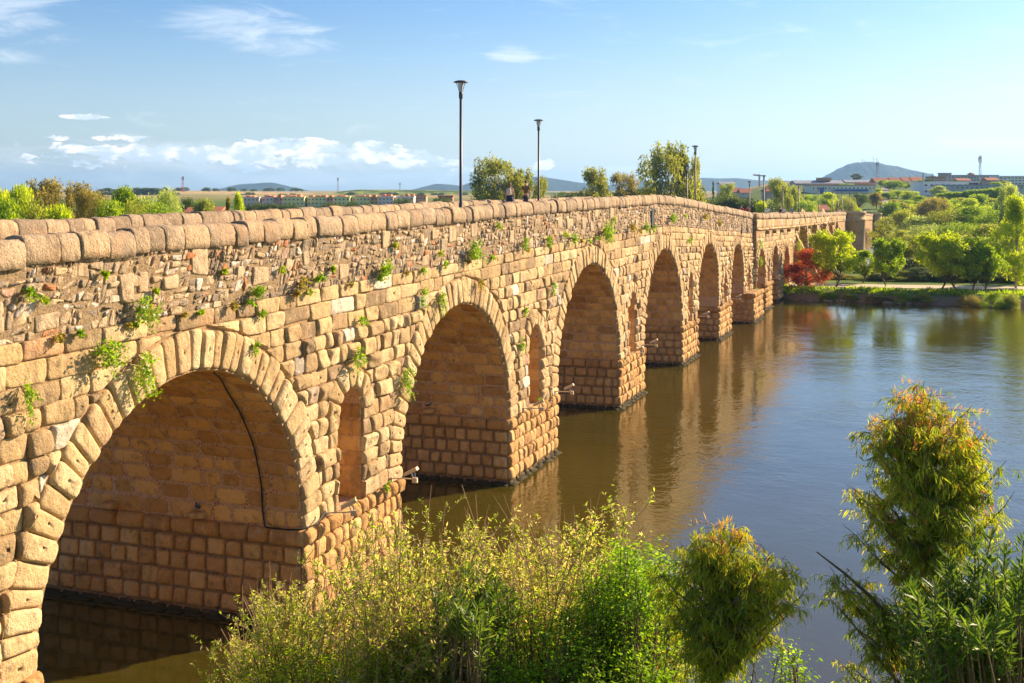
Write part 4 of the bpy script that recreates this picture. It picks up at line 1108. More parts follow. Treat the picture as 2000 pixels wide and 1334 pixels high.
def extra_box(t, x0, x1, y0, y1, Z, d, mat, name):
    mb = MB(); c = P((x0 + x1) / 2, (y0 + y1) / 2, Z); mb.box((c[0], Z + d / 2, c[2]), ((x1 - x0) * Z / F, d, (y1 - y0) * Z / F)); return mb.build(name, mat, t)
GA = 'row of apartment blocks behind the bridge'
cols = [(.60,.44,.38),(.64,.48,.42),(.66,.52,.46),(.74,.58,.26),(.76,.60,.27),(.72,.54,.46),(.75,.60,.28),(.76,.60,.27),(.70,.56,.26),(.66,.50,.46),(.72,.56,.50)]
terr = wallm((.62, .20, .09))
xs_ = [(475,506),(511,534),(537,552),(553,594),(600,637),(638,651),(652,683),(688,723),(724,738),(739,768),(775,808)]
labs = ['mauve apartment block at the left end of the row', 'mauve block with cypress trees, second from the left of the row', 'narrow whitish mauve block of the row', 'long olive beige block, first of the beige ones', 'olive beige block right of the first beige one',
        'narrow pink block squeezed between beige blocks', 'beige block in the middle of the row', 'beige block right of the middle with a palm beside it', 'narrow olive block beside the palm', 'mauve block right of the palm', 'pale pink block at the right end of the row']
for i, ((x0, x1), c, lb) in enumerate(zip(xs_, cols, labs)):
    y0 = 386.5 - i * .15
    t = building(x0, x1, y0, 402 - i * .2, 520 + 3 * (i % 3), 9, c, lb, 2, max(2, int((x1 - x0) / 7)), group=GA, name='apartment_block', roofm=wallm(c), wh=.4, ww=.38)
    for k in range(max(1, int((x1 - x0) / 11))):
        xx = x0 + 3 + k * 11 + rng.random() * 3
        extra_box(t, xx, xx + 6 + 4 * rng.random(), y0 - 3.5 - 3 * rng.random(), y0, 524, 5, terr, 'stair_tower')
t = building(808, 832, 383, 392, 560, 10, (.5, .26, .15), 'orange brick house with white pillars at the right end of the apartment row', 1, 4)
building(856, 884, 384, 391, 420, 8, (.46, .18, .09), 'orange brick house just left of the first lamp post', 1, 3)
building(365, 378, 405, 412, 230, 7, (.6, .5, .42), 'white house with red tile roof peeking over the parapet at left', 1, 2, 'gable', roofh=1.0)
building(408, 425, 404, 412, 230, 7, (.6, .5, .42), 'long low red roofed house over the parapet right of the oak', 1, 2, 'gable', roofh=1.0)
building(1105, 1132, 379, 387, 380, 8, (.62, .60, .58), 'low white house between the walkers and the lone eucalyptus', 1, 5)
building(1261, 1269, 354, 372, 700, 6, (.62, .54, .42), 'small beige tower house left of the tallest eucalyptus', 3, 2)
building(1408, 1436, 355, 364, 700, 14, (.66, .65, .62), 'pale warehouse under the far ridge', 1, 3, 'gable', 'greyroof', roofh=1.2)
building(1432, 1450, 367, 381, 560, 9, (.63, .55, .48), 'white house with red gable roof, left of a pair', 2, 3, 'gable')
building(1448, 1466, 368, 381, 550, 9, (.60, .50, .42), 'white house with red gable roof, right of a pair', 2, 3, 'gable')
building(1497, 1514, 364, 386, 480, 10, (.45, .33, .26), 'ochre block with orange tiled roof and dark windows beside the fourth lamp', 3, 3, 'hip')
building(1556, 1575, 366, 376, 600, 8, (.62, .52, .46), 'small white house with orange roof, left of the long white building', 1, 2, 'gable')
building(1566, 1585, 371, 381, 560, 8, (.6, .5, .42), 'small orange roofed house touching the long white building', 1, 2, 'gable')
building(1597, 1618, 400, 412, 350, 8, (.62, .55, .48), 'low white house with a red roof below the umbrella pines', 1, 3, 'gable', roofh=1.6)
t = building(1585, 1711, 362.5, 385, 520, 16, (.78, .64, .50), 'long white building with a blue balcony strip and orange roof boxes', 2, 16, ww=.30, wh=.32, roofm='cream')
extra_box(t, 1630, 1696, 370, 373.6, 519.3, 1, M['bluepane'], 'balcony'); extra_box(t, 1602, 1609, 366, 378, 519.3, .8, M['bluepane'], 'balcony')
extra_box(t, 1680, 1710, 357.5, 362.3, 524, 9, wallm((.75, .27, .10)), 'roof_block'); extra_box(t, 1592, 1640, 359, 362.3, 524, 9, wallm((.58, .25, .14)), 'roof_block')
t = building(1555, 1648, 352, 362, 660, 15, (.58, .50, .44), 'long low arcaded building behind the one with the blue balcony', 1, 18, 'gable', 'greyroof', roofh=1.8, ww=.5, wh=.6)
extra_box(t, 1599, 1624, 347, 353, 664, 6, wallm((.40, .22, .12)), 'roof_block')
building(1653, 1712, 351, 358, 720, 12, (.45, .40, .40), 'blue grey shed roofed hall left of the gabled row', 1, 8, 'gable', 'greyroof', roofh=1.6)
for i, (x0, x1) in enumerate(((1711, 1742), (1742, 1766), (1766, 1784), (1784, 1803))):
    building(x0, x1, 347 - .6 * i, 362, 700, 12, (.66, .60, .54), ['white building with red roof at the left of the gabled row', 'white building with red roof, second of the gabled row', 'white gabled building, third of the row', 'white gabled building at the right end of the row'][i], 2, 4, 'gable', group='white buildings of the gabled row', roofh=2.6, ww=.3, wh=.35)
t = building(1803, 1913, 356, 380, 500, 16, (.70, .69, .68), 'modern white building with a dark recessed front above the plane trees', 2, 10, roofm='white', ww=.5, wh=.3)
extra_box(t, 1894, 1912, 357, 364, 499.2, .7, M['pane'], 'recess_shade'); extra_box(t, 1827, 1861, 361, 372, 498, 3, M['cream'], 'entrance_block')  # dark slab proud of the wall, its colour standing for the shade of a recess
building(1865, 2000, 362.5, 371, 470, 14, (.40, .39, .38), 'low grey building stretching to the right edge behind the plane trees', 1, 14, roofm='greyroof', ww=.6, wh=.3)
building(1820, 1846, 346, 355, 640, 10, (.45, .30, .20), 'brown building above the modern white one', 2, 6)
building(1842, 1858, 339, 355, 660, 8, (.36, .33, .30), 'dark rooftop block on the skyline left of the long grey building', 2, 3)
building(1852, 1950, 343, 355, 650, 14, (.40, .38, .36), 'long grey building on the skyline left of the mast', 2, 16, roofm='greyroof', ww=.6, wh=.35)
building(1872, 1895, 348, 356, 600, 8, (.38, .20, .13), 'reddish brown house in front of the long grey building', 1, 4, 'gable', roofh=1.2)
building(1930, 1950, 347, 358, 560, 8, (.42, .30, .24), 'brown house right of the tall mast', 2, 3, 'gable', roofh=1.2)
t = building(1952, 2003, 345, 361, 600, 12, (.64, .60, .55), 'white building with ribbon windows at the right edge', 3, 7, roofm='white', ww=.75, wh=.4)
building(1897, 1903, 337, 346, 660, 5, (.40, .22, .15), 'small brick tower on the skyline left of the mast', 1, 1, 'hip', roofh=1)

# masts
def mast(x, ytop, ybase, Z, w, label, red=False, group=None):
    p = P(x, ybase, Z); top = P(x, ytop, Z)[2]; zb = min(p[2], gz(p[0], Z) if Z < 1000 else p[2]) - 1
    t = thing('radio_mast', label, 'mast', (p[0], Z, zb), group); mb = MB(); h = top - zb
    for sx, sy in ((-1,-1),(1,-1),(0,1.2)): mb.tube([(p[0]+sx*w/2, Z+sy*w/2, zb), (p[0]+sx*w/5, Z+sy*w/5, zb+h*.94)], w * .09, 5)
    n = max(6, int(h / (w * 1.4)))
    for i in range(n):
        q = i / n; q2 = (i + 1) / n; r0 = w/2*(1-q)+w/5*q; r1 = w/2*(1-q2)+w/5*q2; s = 1 if i % 2 else -1
        mb.tube([(p[0]-s*r0, Z-r0, zb+h*.94*q), (p[0]+s*r1, Z-r1, zb+h*.94*q2)], w * .06, 4)
    mb.build('lattice', M['redpaint'] if red else M['steel'], t)
    mb = MB(); mb.tube([(p[0], Z, zb + h * .9), (p[0], Z, top)], w * .07, 5)
    for q in (.80, .86, .93): mb.box((p[0] + w * .35, Z - .3, zb + h * q), (w * .35, w * .3, w * .9))
    for q in (.83, .90): mb.box((p[0] - w * .35, Z - .3, zb + h * q), (w * .35, w * .3, w * .8))
    mb.build('antenna', M['steel'], t)
mast(1913.5, 302, 356, 620, 1.5, 'tall telecom mast with antennas near the right edge')
mast(1713, 315, 349, 720, 1.5, 'dark lattice mast in front of the big blue hill')
mast(357, 344, 373, 1450, 2.6, 'thin lattice mast standing on the dry field at left', True)
mast(660, 346, 374, 1400, 1.8, 'thin mast above the middle of the apartment row')
mast(781, 357, 372, 1400, 1.5, 'small thin mast on the green plateau')
for i, (x, y) in enumerate(((1684, 311), (1689, 312), (1706, 307), (1712, 309))):
    mast(x, y, 318, 4600, 3.0, 'tiny transmitter mast on the summit of the big hill, ' + ORD[i], group='transmitter masts on the hill summit')
def crane():
    Z = 800; p = P(1483, 372, Z); t = thing('tower_crane', 'yellow tower crane on the skyline left of the fourth lamp', 'crane', tuple(p)); j = P(1483, 343, Z)
    mb = MB(); mb.box(((p[0]), Z, (p[2] + j[2]) / 2), (1.0, 1.0, j[2] - p[2])); mb.build('tower', M['cream'], t)
    a = P(1471, 341.5, Z); b = P(1488, 343.5, Z); mb = MB(); mb.tube([a, b], .5, 4); mb.tube([P(1483, 339.5, Z), (a + b) / 2], .12, 4); mb.tube([P(1483, 339.5, Z), P(1483, 345, Z)], .3, 4); mb.build('jib', M['cream'], t)
crane()

# ------------------------------------------------------------------ street lamps on the bridge
def lamp_proto(loc, label):
    t = thing('street_lamp', label, 'street lamp', loc, 'street lamps along the bridge'); x, y, z = loc
    mb = MB(); mb.lathe([(.15, 0), (.15, .05), (.085, .08), (.08, .9), (.065, .95), (.055, 5.35), (.001, 5.36)], loc, 14); mb.build('pole', M['iron'], t, True)
    mb = MB(); mb.lathe([(.0805, .0), (.082, .18), (.0805, .19)], loc, 14); mb.build('sticker', M['bluepane'], t)
    mb = MB(); mb.lathe([(.06, 5.3), (.085, 5.36), (.085, 5.55), (.07, 5.6), (.05, 5.62)], loc, 14); mb.build('collar', M['iron'], t, True)
    mb = MB(); mb.lathe([(.05, 5.62), (.075, 5.7), (.13, 5.98), (.128, 6.0)], loc, 16); mb.build('lens', M['glass'], t, True)
    for k in range(4):
        a = k * math.pi / 2 + .4; mb = MB(); mb.tube([(x + .07 * math.cos(a), y + .07 * math.sin(a), z + 5.58), (x + .12 * math.cos(a), y + .12 * math.sin(a), z + 5.8), (x + .21 * math.cos(a), y + .21 * math.sin(a), z + 6.0)], .014, 5); mb.build('strut', M['iron'], t)
    mb = MB(); mb.lathe([(.001, 6.09), (.15, 6.085), (.29, 6.04), (.31, 6.01), (.29, 5.99), (.001, 5.985)], loc, 24); mb.build('hood', M['iron'], t, True)
    return t
lampdefs = [(900, 157, 1.75, 'nearest and tallest looking street lamp, left of the eucalyptus'), (1052, 233, 6.3, 'second street lamp, just right of the two walkers'),
            (1358, 284, 1.75, 'third street lamp, rising in front of the tallest eucalyptus'), (1342, 324, 6.6, 'shorter looking lamp close left of the third street lamp'),
            (1492, 342, 1.75, 'fourth near side lamp at the bridge bend, beside the crane'), (1464, 354, 6.6, 'far side lamp left of the lamp at the bridge bend'),
            (1529, 366, 6.6, 'lamp left of the bright umbrella pine'), (1560, 365, 1.75, 'lamp in front of the bright umbrella pine, left of two'), (1570, 377, 6.6, 'lamp in front of the bright umbrella pine, right of two'),
            (1599, 371, 1.75, 'lamp with a dark head right of the bright umbrella pine'), (1626, 380, 1.75, 'lamp just left of the round turret'), (1637, 386, 6.6, 'lamp directly above the left edge of the turret'), (1645, 383, 1.75, 'lamp above the middle of the turret'), (1660, 384, 1.75, 'lamp above the right part of the turret')]
lp = None
for x, yt, off, lb in lampdefs:
    k = (x - 1000) / F; Z = (NN @ O - off) / (NN[0] * k + NN[1]); p = np.array([k * Z, Z]); s = (p - O[:2]) @ U[:2]
    zt = H + (HZ - yt) * Z / F; zd = float(T(s)) - .88; hgt = zt - zd
    print('lamp', x, 'Z', round(Z, 1), 's', round(float(s), 1), 'h', round(hgt, 2))
    if lp is None: lp = lamp_proto((p[0], p[1], zd), lb); t = lp
    else:
        t = lp.copy(); C.objects.link(t); t.location = (p[0], p[1], zd); t['label'] = lb
        for ch in lp.children: c = ch.copy(); C.objects.link(c); c.parent = t
    sc = min(1.45, max(.85, hgt / 6.09)); t.scale = (1, 1, sc) if off < 3 or True else t.scale

# ------------------------------------------------------------------ people
def skin_mesh(verts, edges, radii, name, mat, parent, sub=1):
    me = bpy.data.meshes.new(name); me.from_pydata([tuple(v) for v in verts], edges, []); o = bpy.data.objects.new(name, me); C.objects.link(o)
    m = o.modifiers.new('s', 'SKIN'); m.use_smooth_shade = True
    for v, r in zip(me.skin_vertices[0].data, radii): v.radius = (r, r) if np.isscalar(r) else r
    me.skin_vertices[0].data[0].use_root = True
    sb = o.modifiers.new('b', 'SUBSURF'); sb.levels = sub; sb.render_levels = sub
    dg = bpy.context.evaluated_depsgraph_get(); dg.update(); m2 = bpy.data.meshes.new_from_object(o.evaluated_get(dg)); bpy.data.objects.remove(o)
    m2.materials.clear(); m2.materials.append(mat); m2.name = name
    n = bpy.data.objects.new(name, m2); C.objects.link(n); n.parent = parent; return n
def person(loc, heading, shirt, lower, hair, label, hgt=1.75, female=False, backpack=None, step=.12, detail=True, armbend=False):
    t = thing('person', label, 'person', tuple(loc)); k = hgt / 1.75
    v = [(0,0,.95),(0,0,1.12),(0,.0,1.35),(0,0,1.47),(0,.01,1.55),(0,.02,1.66)]; r = [(.15,.10),(.13,.09),(.165,.10),(.06,.06),(.055,.06),(.085,.10)]
    e = [(0,1),(1,2),(2,3),(3,4),(4,5)]
    tv = [(0,0,1.755),(0,.095,1.63)]  # crown, nose
    v.append((0,.01,1.74)); r.append((.07,.08)); e.append((5,6))
    for sg, st in ((-1, step), (1, -step)):
        b = len(v); sw = -st * .9
        v += [(sg*.10,0,.90),(sg*.10,st*.6+.02,.50),(sg*.10,st-.03,.08),(sg*.11,st+.12,.04)]; r += [(.085,.09),(.058,.058),(.04,.045),(.04,.03)]
        e += [(0,b),(b,b+1),(b+1,b+2),(b+2,b+3)]
        b = len(v); fw = .28 if armbend else sw
        v += [(sg*.19,0,1.40),(sg*.235,sw*.4-.02,1.13),(sg*.25 if not armbend else sg*.16,fw,.92 if not armbend else 1.10)]; r += [.055,.042,.028]
        e += [(2,b),(b,b+1),(b+1,b+2)]
        h = b + 2; hx, hy, hz = v[h]
        if detail:
            b = len(v); v.append((hx, hy + .02, hz - .06)); r.append((.035,.02)); e.append((h, b))
            for q in range(4):
                v.append((hx + (q - 1.5) * .018 , hy + .035, hz - .14 - .008 * (1 - abs(q - 1.5)))); r.append(.009); e.append((b, len(v) - 1))
            v.append((hx - sg * .045, hy + .04, hz - .085)); r.append(.010); e.append((b, len(v) - 1))
        else:
            v.append((hx, hy + .02, hz - .13)); r.append((.03,.018)); e.append((h, len(v) - 1))
    V = np.array(v, float) * k; rr = [tuple(np.array(q) * k) if not np.isscalar(q) else q * k for q in r]
    skin_mesh(V, e, rr, 'body', M['skin'], t, 1)
    # shirt, lower garment, shoes
    sv = [(0,0,.93),(0,0,1.12),(0,0,1.34),(0,0,1.45)]; sr = [(.175,.125),(.16,.115),(.19,.125),(.085,.08)]; se = [(0,1),(1,2),(2,3)]
    if not female:
        for sg, st in ((-1, step), (1, -step)):
            b = len(sv); sv += [(sg*.195,0,1.385),(sg*.235,-st*.25-.01,1.20)]; sr += [.078,.068]; se += [(2,b),(b,b+1)]
    skin_mesh(np.array(sv) * k, se, [tuple(np.array(q) * k) if not np.isscalar(q) else q * k for q in sr], 'shirt', shirt, t, 1)
    if female:
        mb = MB(); prof = [(.15,1.0),(.20,.92),(.26,.72),(.29,.60)]; K = 18; th = np.arange(K) * 2 * math.pi / K; rows = []
        for q, z in prof: rows.append(np.c_[np.cos(th) * q * (1 + .05 * np.sin(5 * th)) , np.sin(th) * q * .8, np.full(K, z)])
        Vv = np.array(rows).reshape(-1, 3) * k; idx = np.arange(len(prof) * K).reshape(-1, K); a = idx[:-1]; b2 = idx[1:]
        mb.add(Vv, np.stack([b2, np.roll(b2, -1, 1), np.roll(a, -1, 1), a], -1).reshape(-1, 4)); o = mb.build('skirt', lower, None, True); o.parent = t
    else:
        lv = [(0,0,.97),(0,0,.90)]; lr = [(.17,.12),(.165,.125)]; le = [(0,1)]
        for sg, st in ((-1, step), (1, -step)):
            b = len(lv); lv += [(sg*.10,0,.84),(sg*.10,st*.6+.02,.50),(sg*.10,st-.03,.12)]; lr += [.10,.075,.06]; le += [(1,b),(b,b+1),(b+1,b+2)]
        skin_mesh(np.array(lv) * k, le, [tuple(np.array(q) * k) if not np.isscalar(q) else q * k for q in lr], 'trousers', lower, t, 1)
    for sg, st in ((-1, step), (1, -step)):
        mb = MB(); mb.box((sg * .105 * k, (st + .05) * k, .045), (.095, .27, .09), taper=.8); o = mb.build('shoe', M['hairk'], None); o.parent = t
    # hair: cap of the skull, long when asked
    mb = MB(); th = np.linspace(0, 2 * math.pi, 15)[:-1]
    rows = []
    for ph in np.linspace(.0, 1.0, 7):
        z = 1.685 + .095 * math.cos(ph * math.pi * .62); q = .108 * math.sin(min(1, ph * 1.25 + .05) * math.pi / 2)
        rows.append([(q * .88 * math.cos(a), -.012 + q * math.sin(a) * (1 if math.sin(a) < 0 else .8) , z) for a in th])
    if female:
        for z, q in ((1.58, .085), (1.48, .075), (1.36, .05), (1.27, .015)): rows.append([(q * math.cos(a), -.065 + q * .55 * math.sin(a), z) for a in th])
    Vv = np.array(rows).reshape(-1, 3) * k; idx = np.arange(len(Vv)).reshape(-1, 14); a = idx[:-1]; b2 = idx[1:]
    mb.add(Vv, np.stack([a, b2, np.roll(b2, -1, 1), np.roll(a, -1, 1)], -1).reshape(-1, 4)); o = mb.build('hair', hair, None, True); o.parent = t
    if detail:
        for sg in (-1, 1):
            mb = MB(); mb.lathe([(.001, -.010), (.010, 0), (.001, .010)], (sg * .034 * k, .098 * k, 1.665 * k), 8); o = mb.build('eye', M['hairk'], None, True); o.parent = t
            mb = MB(); mb.lathe([(.001, -.03), (.014, 0), (.001, .03)], (sg * .082 * k, .01, 1.65 * k), 8); o = mb.build('ear', M['skin'], None, True); o.parent = t
        mb = MB(); mb.lathe([(.016, -.02), (.012, 0), (.004, .028)], (0, .108 * k, 1.64 * k), 8); o = mb.build('nose', M['skin'], None, True); o.parent = t
        mb = MB(); mb.box((0, .097 * k, 1.60 * k), (.045, .012, .010)); o = mb.build('mouth', M['redpaint'], None); o.parent = t
    t.rotation_euler = (0, 0, heading)
    if backpack is not None:
        b = thing('backpack', 'pale beige backpack worn by the woman in the dark skirt', 'backpack', tuple(loc)); mb = MB()
        rows = []; K = 16; th = np.arange(K) * 2 * math.pi / K
        for z, q in ((.98, .4), (1.0, .85), (1.08, 1), (1.25, 1), (1.36, .9), (1.42, .55), (1.43, .1)):
            rows.append(np.c_[np.sign(np.cos(th)) * np.abs(np.cos(th)) ** .6 * .145 * q, -.20 + np.sign(np.sin(th)) * np.abs(np.sin(th)) ** .7 * .085 * q, np.full(K, z)])
        Vv = np.array(rows).reshape(-1, 3) * k; idx = np.arange(len(Vv)).reshape(-1, K); a = idx[:-1]; b2 = idx[1:]
        mb.add(Vv, np.stack([a, np.roll(a, -1, 1), np.roll(b2, -1, 1), b2], -1).reshape(-1, 4)); o = mb.build('bag', backpack, None, True); o.parent = b
        for sg in (-1, 1):
            mb = MB(); mb.tube(np.array([(sg*.09,-.14,1.02),(sg*.13,-.02,1.1),(sg*.11,.12,1.25),(sg*.10,.09,1.42),(sg*.09,-.05,1.485),(sg*.08,-.14,1.4)]) * k, .016, 6); o = mb.build('strap', backpack, None, True); o.parent = b
        b.rotation_euler = (0, 0, heading)
    return t
def on_deck(x, off):
    k = (x - 1000) / F; Z = (NN @ O - off) / (NN[0] * k + NN[1]); s = (np.array([k * Z, Z]) - O[:2]) @ U[:2]; return (k * Z, Z, float(T(s)) - .88)
hd = math.atan2(U[1], U[0]) - math.pi / 2
person(on_deck(996, -0 + 6.8), hd, flat('beige_cotton', (.62, .45, .33), .8), flat('navy_cotton', (.03, .03, .06), .8), M['hairb'], 'woman with long brown hair and dark skirt, left of the pair on the bridge', 1.68, True, backpack=flat('backpack_canvas', (.62, .50, .38), .8))
person(on_deck(1027, 6.7), hd - .1, flat('olive_cotton', (.15, .10, .035), .85), flat('dark_denim', (.035, .035, .05), .8), M['hairk'], 'man in an olive brown t-shirt with dark hair, right of the pair on the bridge', 1.80, armbend=True)
wh = flat('white_cotton', (.75, .75, .78), .8); bk = flat('black_cotton', (.02, .02, .025), .8); bl = flat('teal_cotton', (.06, .28, .38), .8); rd = flat('red_cotton', (.45, .05, .05), .8); og = flat('orange_cotton', (.65, .22, .08), .8)
pl = [(1448, 3.0, rd, M['hairb'], 'distant person in red behind the descending parapet, left of two'), (1460, 3.4, rd, M['hairk'], 'distant person in dark red behind the descending parapet, right of two'),
      (1499, 2.4, wh, M['hairk'], 'person in a white shirt by the lamp at the bridge bend'), (1524, 3.0, bk, M['hairk'], 'person in a black shirt walking on the lower bridge'),
      (1531, 3.6, wh, M['hairb'], 'small person in pale clothes just right of the one in black'), (1547, 3.0, bl, M['hairb'], 'person in teal leaning by the lower parapet'),
      (1634, 3.0, og, M['hairk'], 'tiny person in orange above the left edge of the turret'), (1640, 4.0, wh, M['hairk'], 'tiny person in white above the turret'), (1655, 3.0, rd, M['hairk'], 'tiny person in red above the right part of the turret'), (1692, 3.5, wh, M['hairk'], 'tiny person in white far beyond the turret')]
for x, off, sh, hr, lb in pl: person(on_deck(x, off), hd + (math.pi if x % 2 else 0), sh, bk, hr, lb, 1.72, detail=False)

# ------------------------------------------------------------------ floodlights, cable, corbels, pigeons
def floodlight(loc, d, label, src=[None]):
    if src[0] is None:
        t = thing('floodlight', label, 'floodlight', tuple(loc), 'floodlights on arms over the pier ledges'); x, y, z = loc
        mb = MB(); mb.box((x + .45, y, z + .05), (1.1, .07, .05)); mb.box((x - .08, y, z), (.06, .2, .2)); mb.build('arm', M['cream'], t)
        mb = MB(); mb.box((x + 1.02, y, z + .0), (.24, .20, .22), taper=.9); mb.build('gear_box', M['cream'], t)
        mb = MB(); mb.tube([(x + .92, y, z + .12), (x + .86, y, z + .3)], .03, 6); mb.tube([(x + 1.05, y, z + .12), (x + 1.0, y, z + .36)], .02, 6); mb.build('bracket', M['steel'], t)
        mb = MB(); V = [];  # tilted lamp housing: long shallow box with fins
        c_, s_ = math.cos(.45), math.sin(.45)
        def rot(p): return (x + .88 + p[0] * c_ - p[2] * s_, y + p[1], z + .40 + p[0] * s_ + p[2] * c_)
        mb.add([rot(p) for p in ((-.42,-.16,-.05),(.30,-.19,-.05),(.30,.19,-.05),(-.42,.16,-.05),(-.40,-.13,.07),(.28,-.16,.10),(.28,.16,.10),(-.40,.13,.07))], np.array([(0,3,2,1),(4,5,6,7),(0,1,5,4),(1,2,6,5),(2,3,7,6),(3,0,4,7)]))
        hs = mb.build('housing', M['cream'], t); mb = MB()
        mb.add([rot(p) for p in ((-.38,-.14,-.055),(.27,-.17,-.055),(.27,.17,-.055),(-.38,.14,-.055))], np.array([(0,3,2,1)])); mb.build('lens', M['glass'], hs)
        src[0] = t
    else:
        s = src[0]; t = s.copy(); C.objects.link(t); t.location = tuple(loc); t['label'] = label
        for ch in s.children:
            c = ch.copy(); C.objects.link(c); c.parent = t
            for g in ch.children: q = g.copy(); C.objects.link(q); q.parent = c
    t.rotation_euler = (0, 0, d); t.scale = (.72, .72, .72)
ua = math.atan2(U[1], U[0]); na = math.atan2(NN[1], NN[0])
fl = [(0, 'r', .05, 'floodlight on the nearest pier, above the willow, right end'), (0, 'l', .0, 'floodlight on the nearest pier half hidden by twigs, left end')]
pe = [(arches[i][0] + arches[i][1], arches[i+1][0] - arches[i+1][1]) for i in range(len(arches) - 1)]
fpos = [(pe[1][1] - .9, .05, na + .15, 'floodlight at the right end of the nearest pier ledge, above the willow'), (pe[1][0] + 1.2, .05, na + .5, 'floodlight half hidden by twigs at the left end of the nearest pier ledge'),
        (pe[2][1] - .6, .05, na + .15, 'floodlight at the right end of the second pier ledge'), (pe[2][0] + 1.6, .05, na + .3, 'floodlight at the left end of the second pier ledge'),
        (pe[3][1] - .6, .05, na + .15, 'floodlight at the right end of the third pier ledge'), (pe[3][0] + 1.8, .05, na + .1, 'floodlight on the left part of the third pier ledge'),
        (pe[4][1] - .6, .05, na + .1, 'floodlight on the fourth pier ledge, smaller'), (pe[5][1] - .6, .05, na + .1, 'floodlight on the fifth pier ledge'),
        (pe[7][1] - .4, .4, na + .1, 'floodlight on a pier beside the island')]
for s, off, a, lb in fpos: floodlight(at(s, off + .15, CZ + .18), a, lb)

def cable():
    c, R, sp = arches[1]; mb = MB(); pts = []
    # hangs over the vault, then down the pier wall to the ledge
    for t, off in ((1.35, -.15), (1.15, -.6), (.95, -1.0), (.75, -1.1), (.5, -1.15), (.25, -1.2), (.1, -1.25), (.02, -1.2)):
        r = R - .07; pts.append(at(c + r * math.cos(t), off, sp + r * math.sin(t)))
    l = c + R
    pts += [at(l - .26, -1.05, CZ + .05), at(l - .27, -.4, CZ + .06), at(l - .2, .1, CZ + .08), at(l + .3, .3, CZ + .12), at(l + .9, .28, CZ + .35)]
    P2 = np.array(pts); tt = np.linspace(0, len(P2) - 1, 60); Q = np.stack([np.interp(tt, np.arange(len(P2)), P2[:, i]) for i in range(3)], 1)
    Q[1:-1] += (Q[2:] + Q[:-2] - 2 * Q[1:-1]) * .3
    mb.tube(Q, .024, 6); tag(mb.build('cable', M['black'], None, True), 'thick black cable hanging down the vault of the nearest arch', 'cable')
cable()
def corbels():
    for i, off, lb in ((1, -6.6, None), (1, -3.4, None), (2, -3.6, None), (3, -4.0, None), (4, -3.0, None)):
        l = arches[i][0] + arches[i][1]; mb = MB(); st = MB()
        stone(st, rect(off - .25, off + .25, CZ + .05, CZ + .30), .34, lambda V: O + (l - V[:, 2:3]) * U + V[:, :1] * NN + V[:, 1:2] * np.array([0, 0, 1.]), .05, .005, lod=0)
        st.build('corbel', M['pier'], bridge, True)
corbels()
def pigeon(loc, yaw, label):
    t = thing('pigeon', label, 'pigeon', tuple(loc), 'pigeons on the pier ledges')
    v = [(-.02,0,.12),(.06,0,.14),(.10,0,.19),(.115,0,.235),(-.10,0,.10),(-.19,0,.085)]; e = [(0,1),(1,2),(2,3),(0,4),(4,5)]; r = [(.062,.055),(.055,.05),(.028,.028),(.03,.03),(.035,.028),(.03,.010)]
    skin_mesh(v, e, r, 'body', M['pigeon'], t, 1)
    mb = MB(); mb.tube([(.135,0,.235),(.165,0,.228)], [.009,.002], 5); o = mb.build('beak', M['hairk'], None); o.parent = t
    for sg in (-1, 1):
        mb = MB(); mb.tube([(0, sg*.02, .08), (.01, sg*.022, .0)], .006, 5); o = mb.build('leg', M['redpaint'], None); o.parent = t
        mb = MB(); mb.tube([(.05, sg*.052, .15), (-.05, sg*.058, .13), (-.16, sg*.03, .10)], [.012, .03, .006], 6); o = mb.build('wing', M['iron'], None, True); o.parent = t
    t.rotation_euler = (0, 0, yaw)
l1 = arches[1][0] + arches[1][1]; l2 = arches[2][0] + arches[2][1]
pigeon(at(l1 - .2, -3.4, CZ + .31), 2.2, 'grey pigeon on a jutting stone inside the nearest arch')
pigeon(at(l2 - .2, -3.6, CZ + .31), .5, 'grey pigeon on a jutting stone inside the second arch')
pigeon(at(l2 - .12, -4.9, CZ + .03), 3.5, 'grey pigeon left of the jutting stone inside the second arch')
pigeon(at(pe[2][1] - 2.0, .12, CZ + .03), 1.0, 'pigeon on the outer ledge of the second pier')

# ------------------------------------------------------------------ plants growing on the masonry
def wall_plant(x, y, rpx, label, mat='l_bright', hang=.0, asp=1.0, off=.15):
    s = s_of_x(x); z = z_of(x, y); Z = F * H / ((1 - b_ * (x - 1000)) / a_); r = rpx * Z / F; c = at(s, off + foff(s) * 1.0, z); r *= 1.35
    t = thing('wall_plant', label, 'plant', tuple(c), 'tiny weeds in the rubble and ledge' if label.startswith('tiny tuft of weeds') else 'plants growing from the bridge masonry'); rr = np.random.default_rng(int(x * 7 + y))
    st = MB(); lf = MB(); nb = max(6, int(r * 30)); 
    for i in range(nb):
        a = rr.random() * 2 * math.pi; tgt = c + U * r * math.cos(a) * rr.random() ** .6 + NN * r * (.25 + .65 * rr.random()) + np.array([0, 0, 1]) * r * asp * (math.sin(a) * rr.random() ** .6 - hang)
        m = (c + tgt) / 2 + np.array([0, 0, .15 * r]); st.tube([c - NN * .1, m, tgt], [.008, .006, .003], 4)
        n = int(16 + 26 * min(r, 1)); q = rr.random(n)[:, None]; pos = m + (tgt - m) * q + rr.normal(0, r * .11, (n, 3))
        ls = (.05 + .05 * rr.random(n)) * (1 + r * .25); leaf_quads(lf, pos, rdir(n, rr) + np.array([0, 0, .2 - hang]), rdir(n, rr), ls, ls * .55, np.clip(rr.random(n) * .7 + .3 * rr.random(), 0, 1))
    st.build('stem', M['twig'], t); lf.build('foliage', M[mat], t)
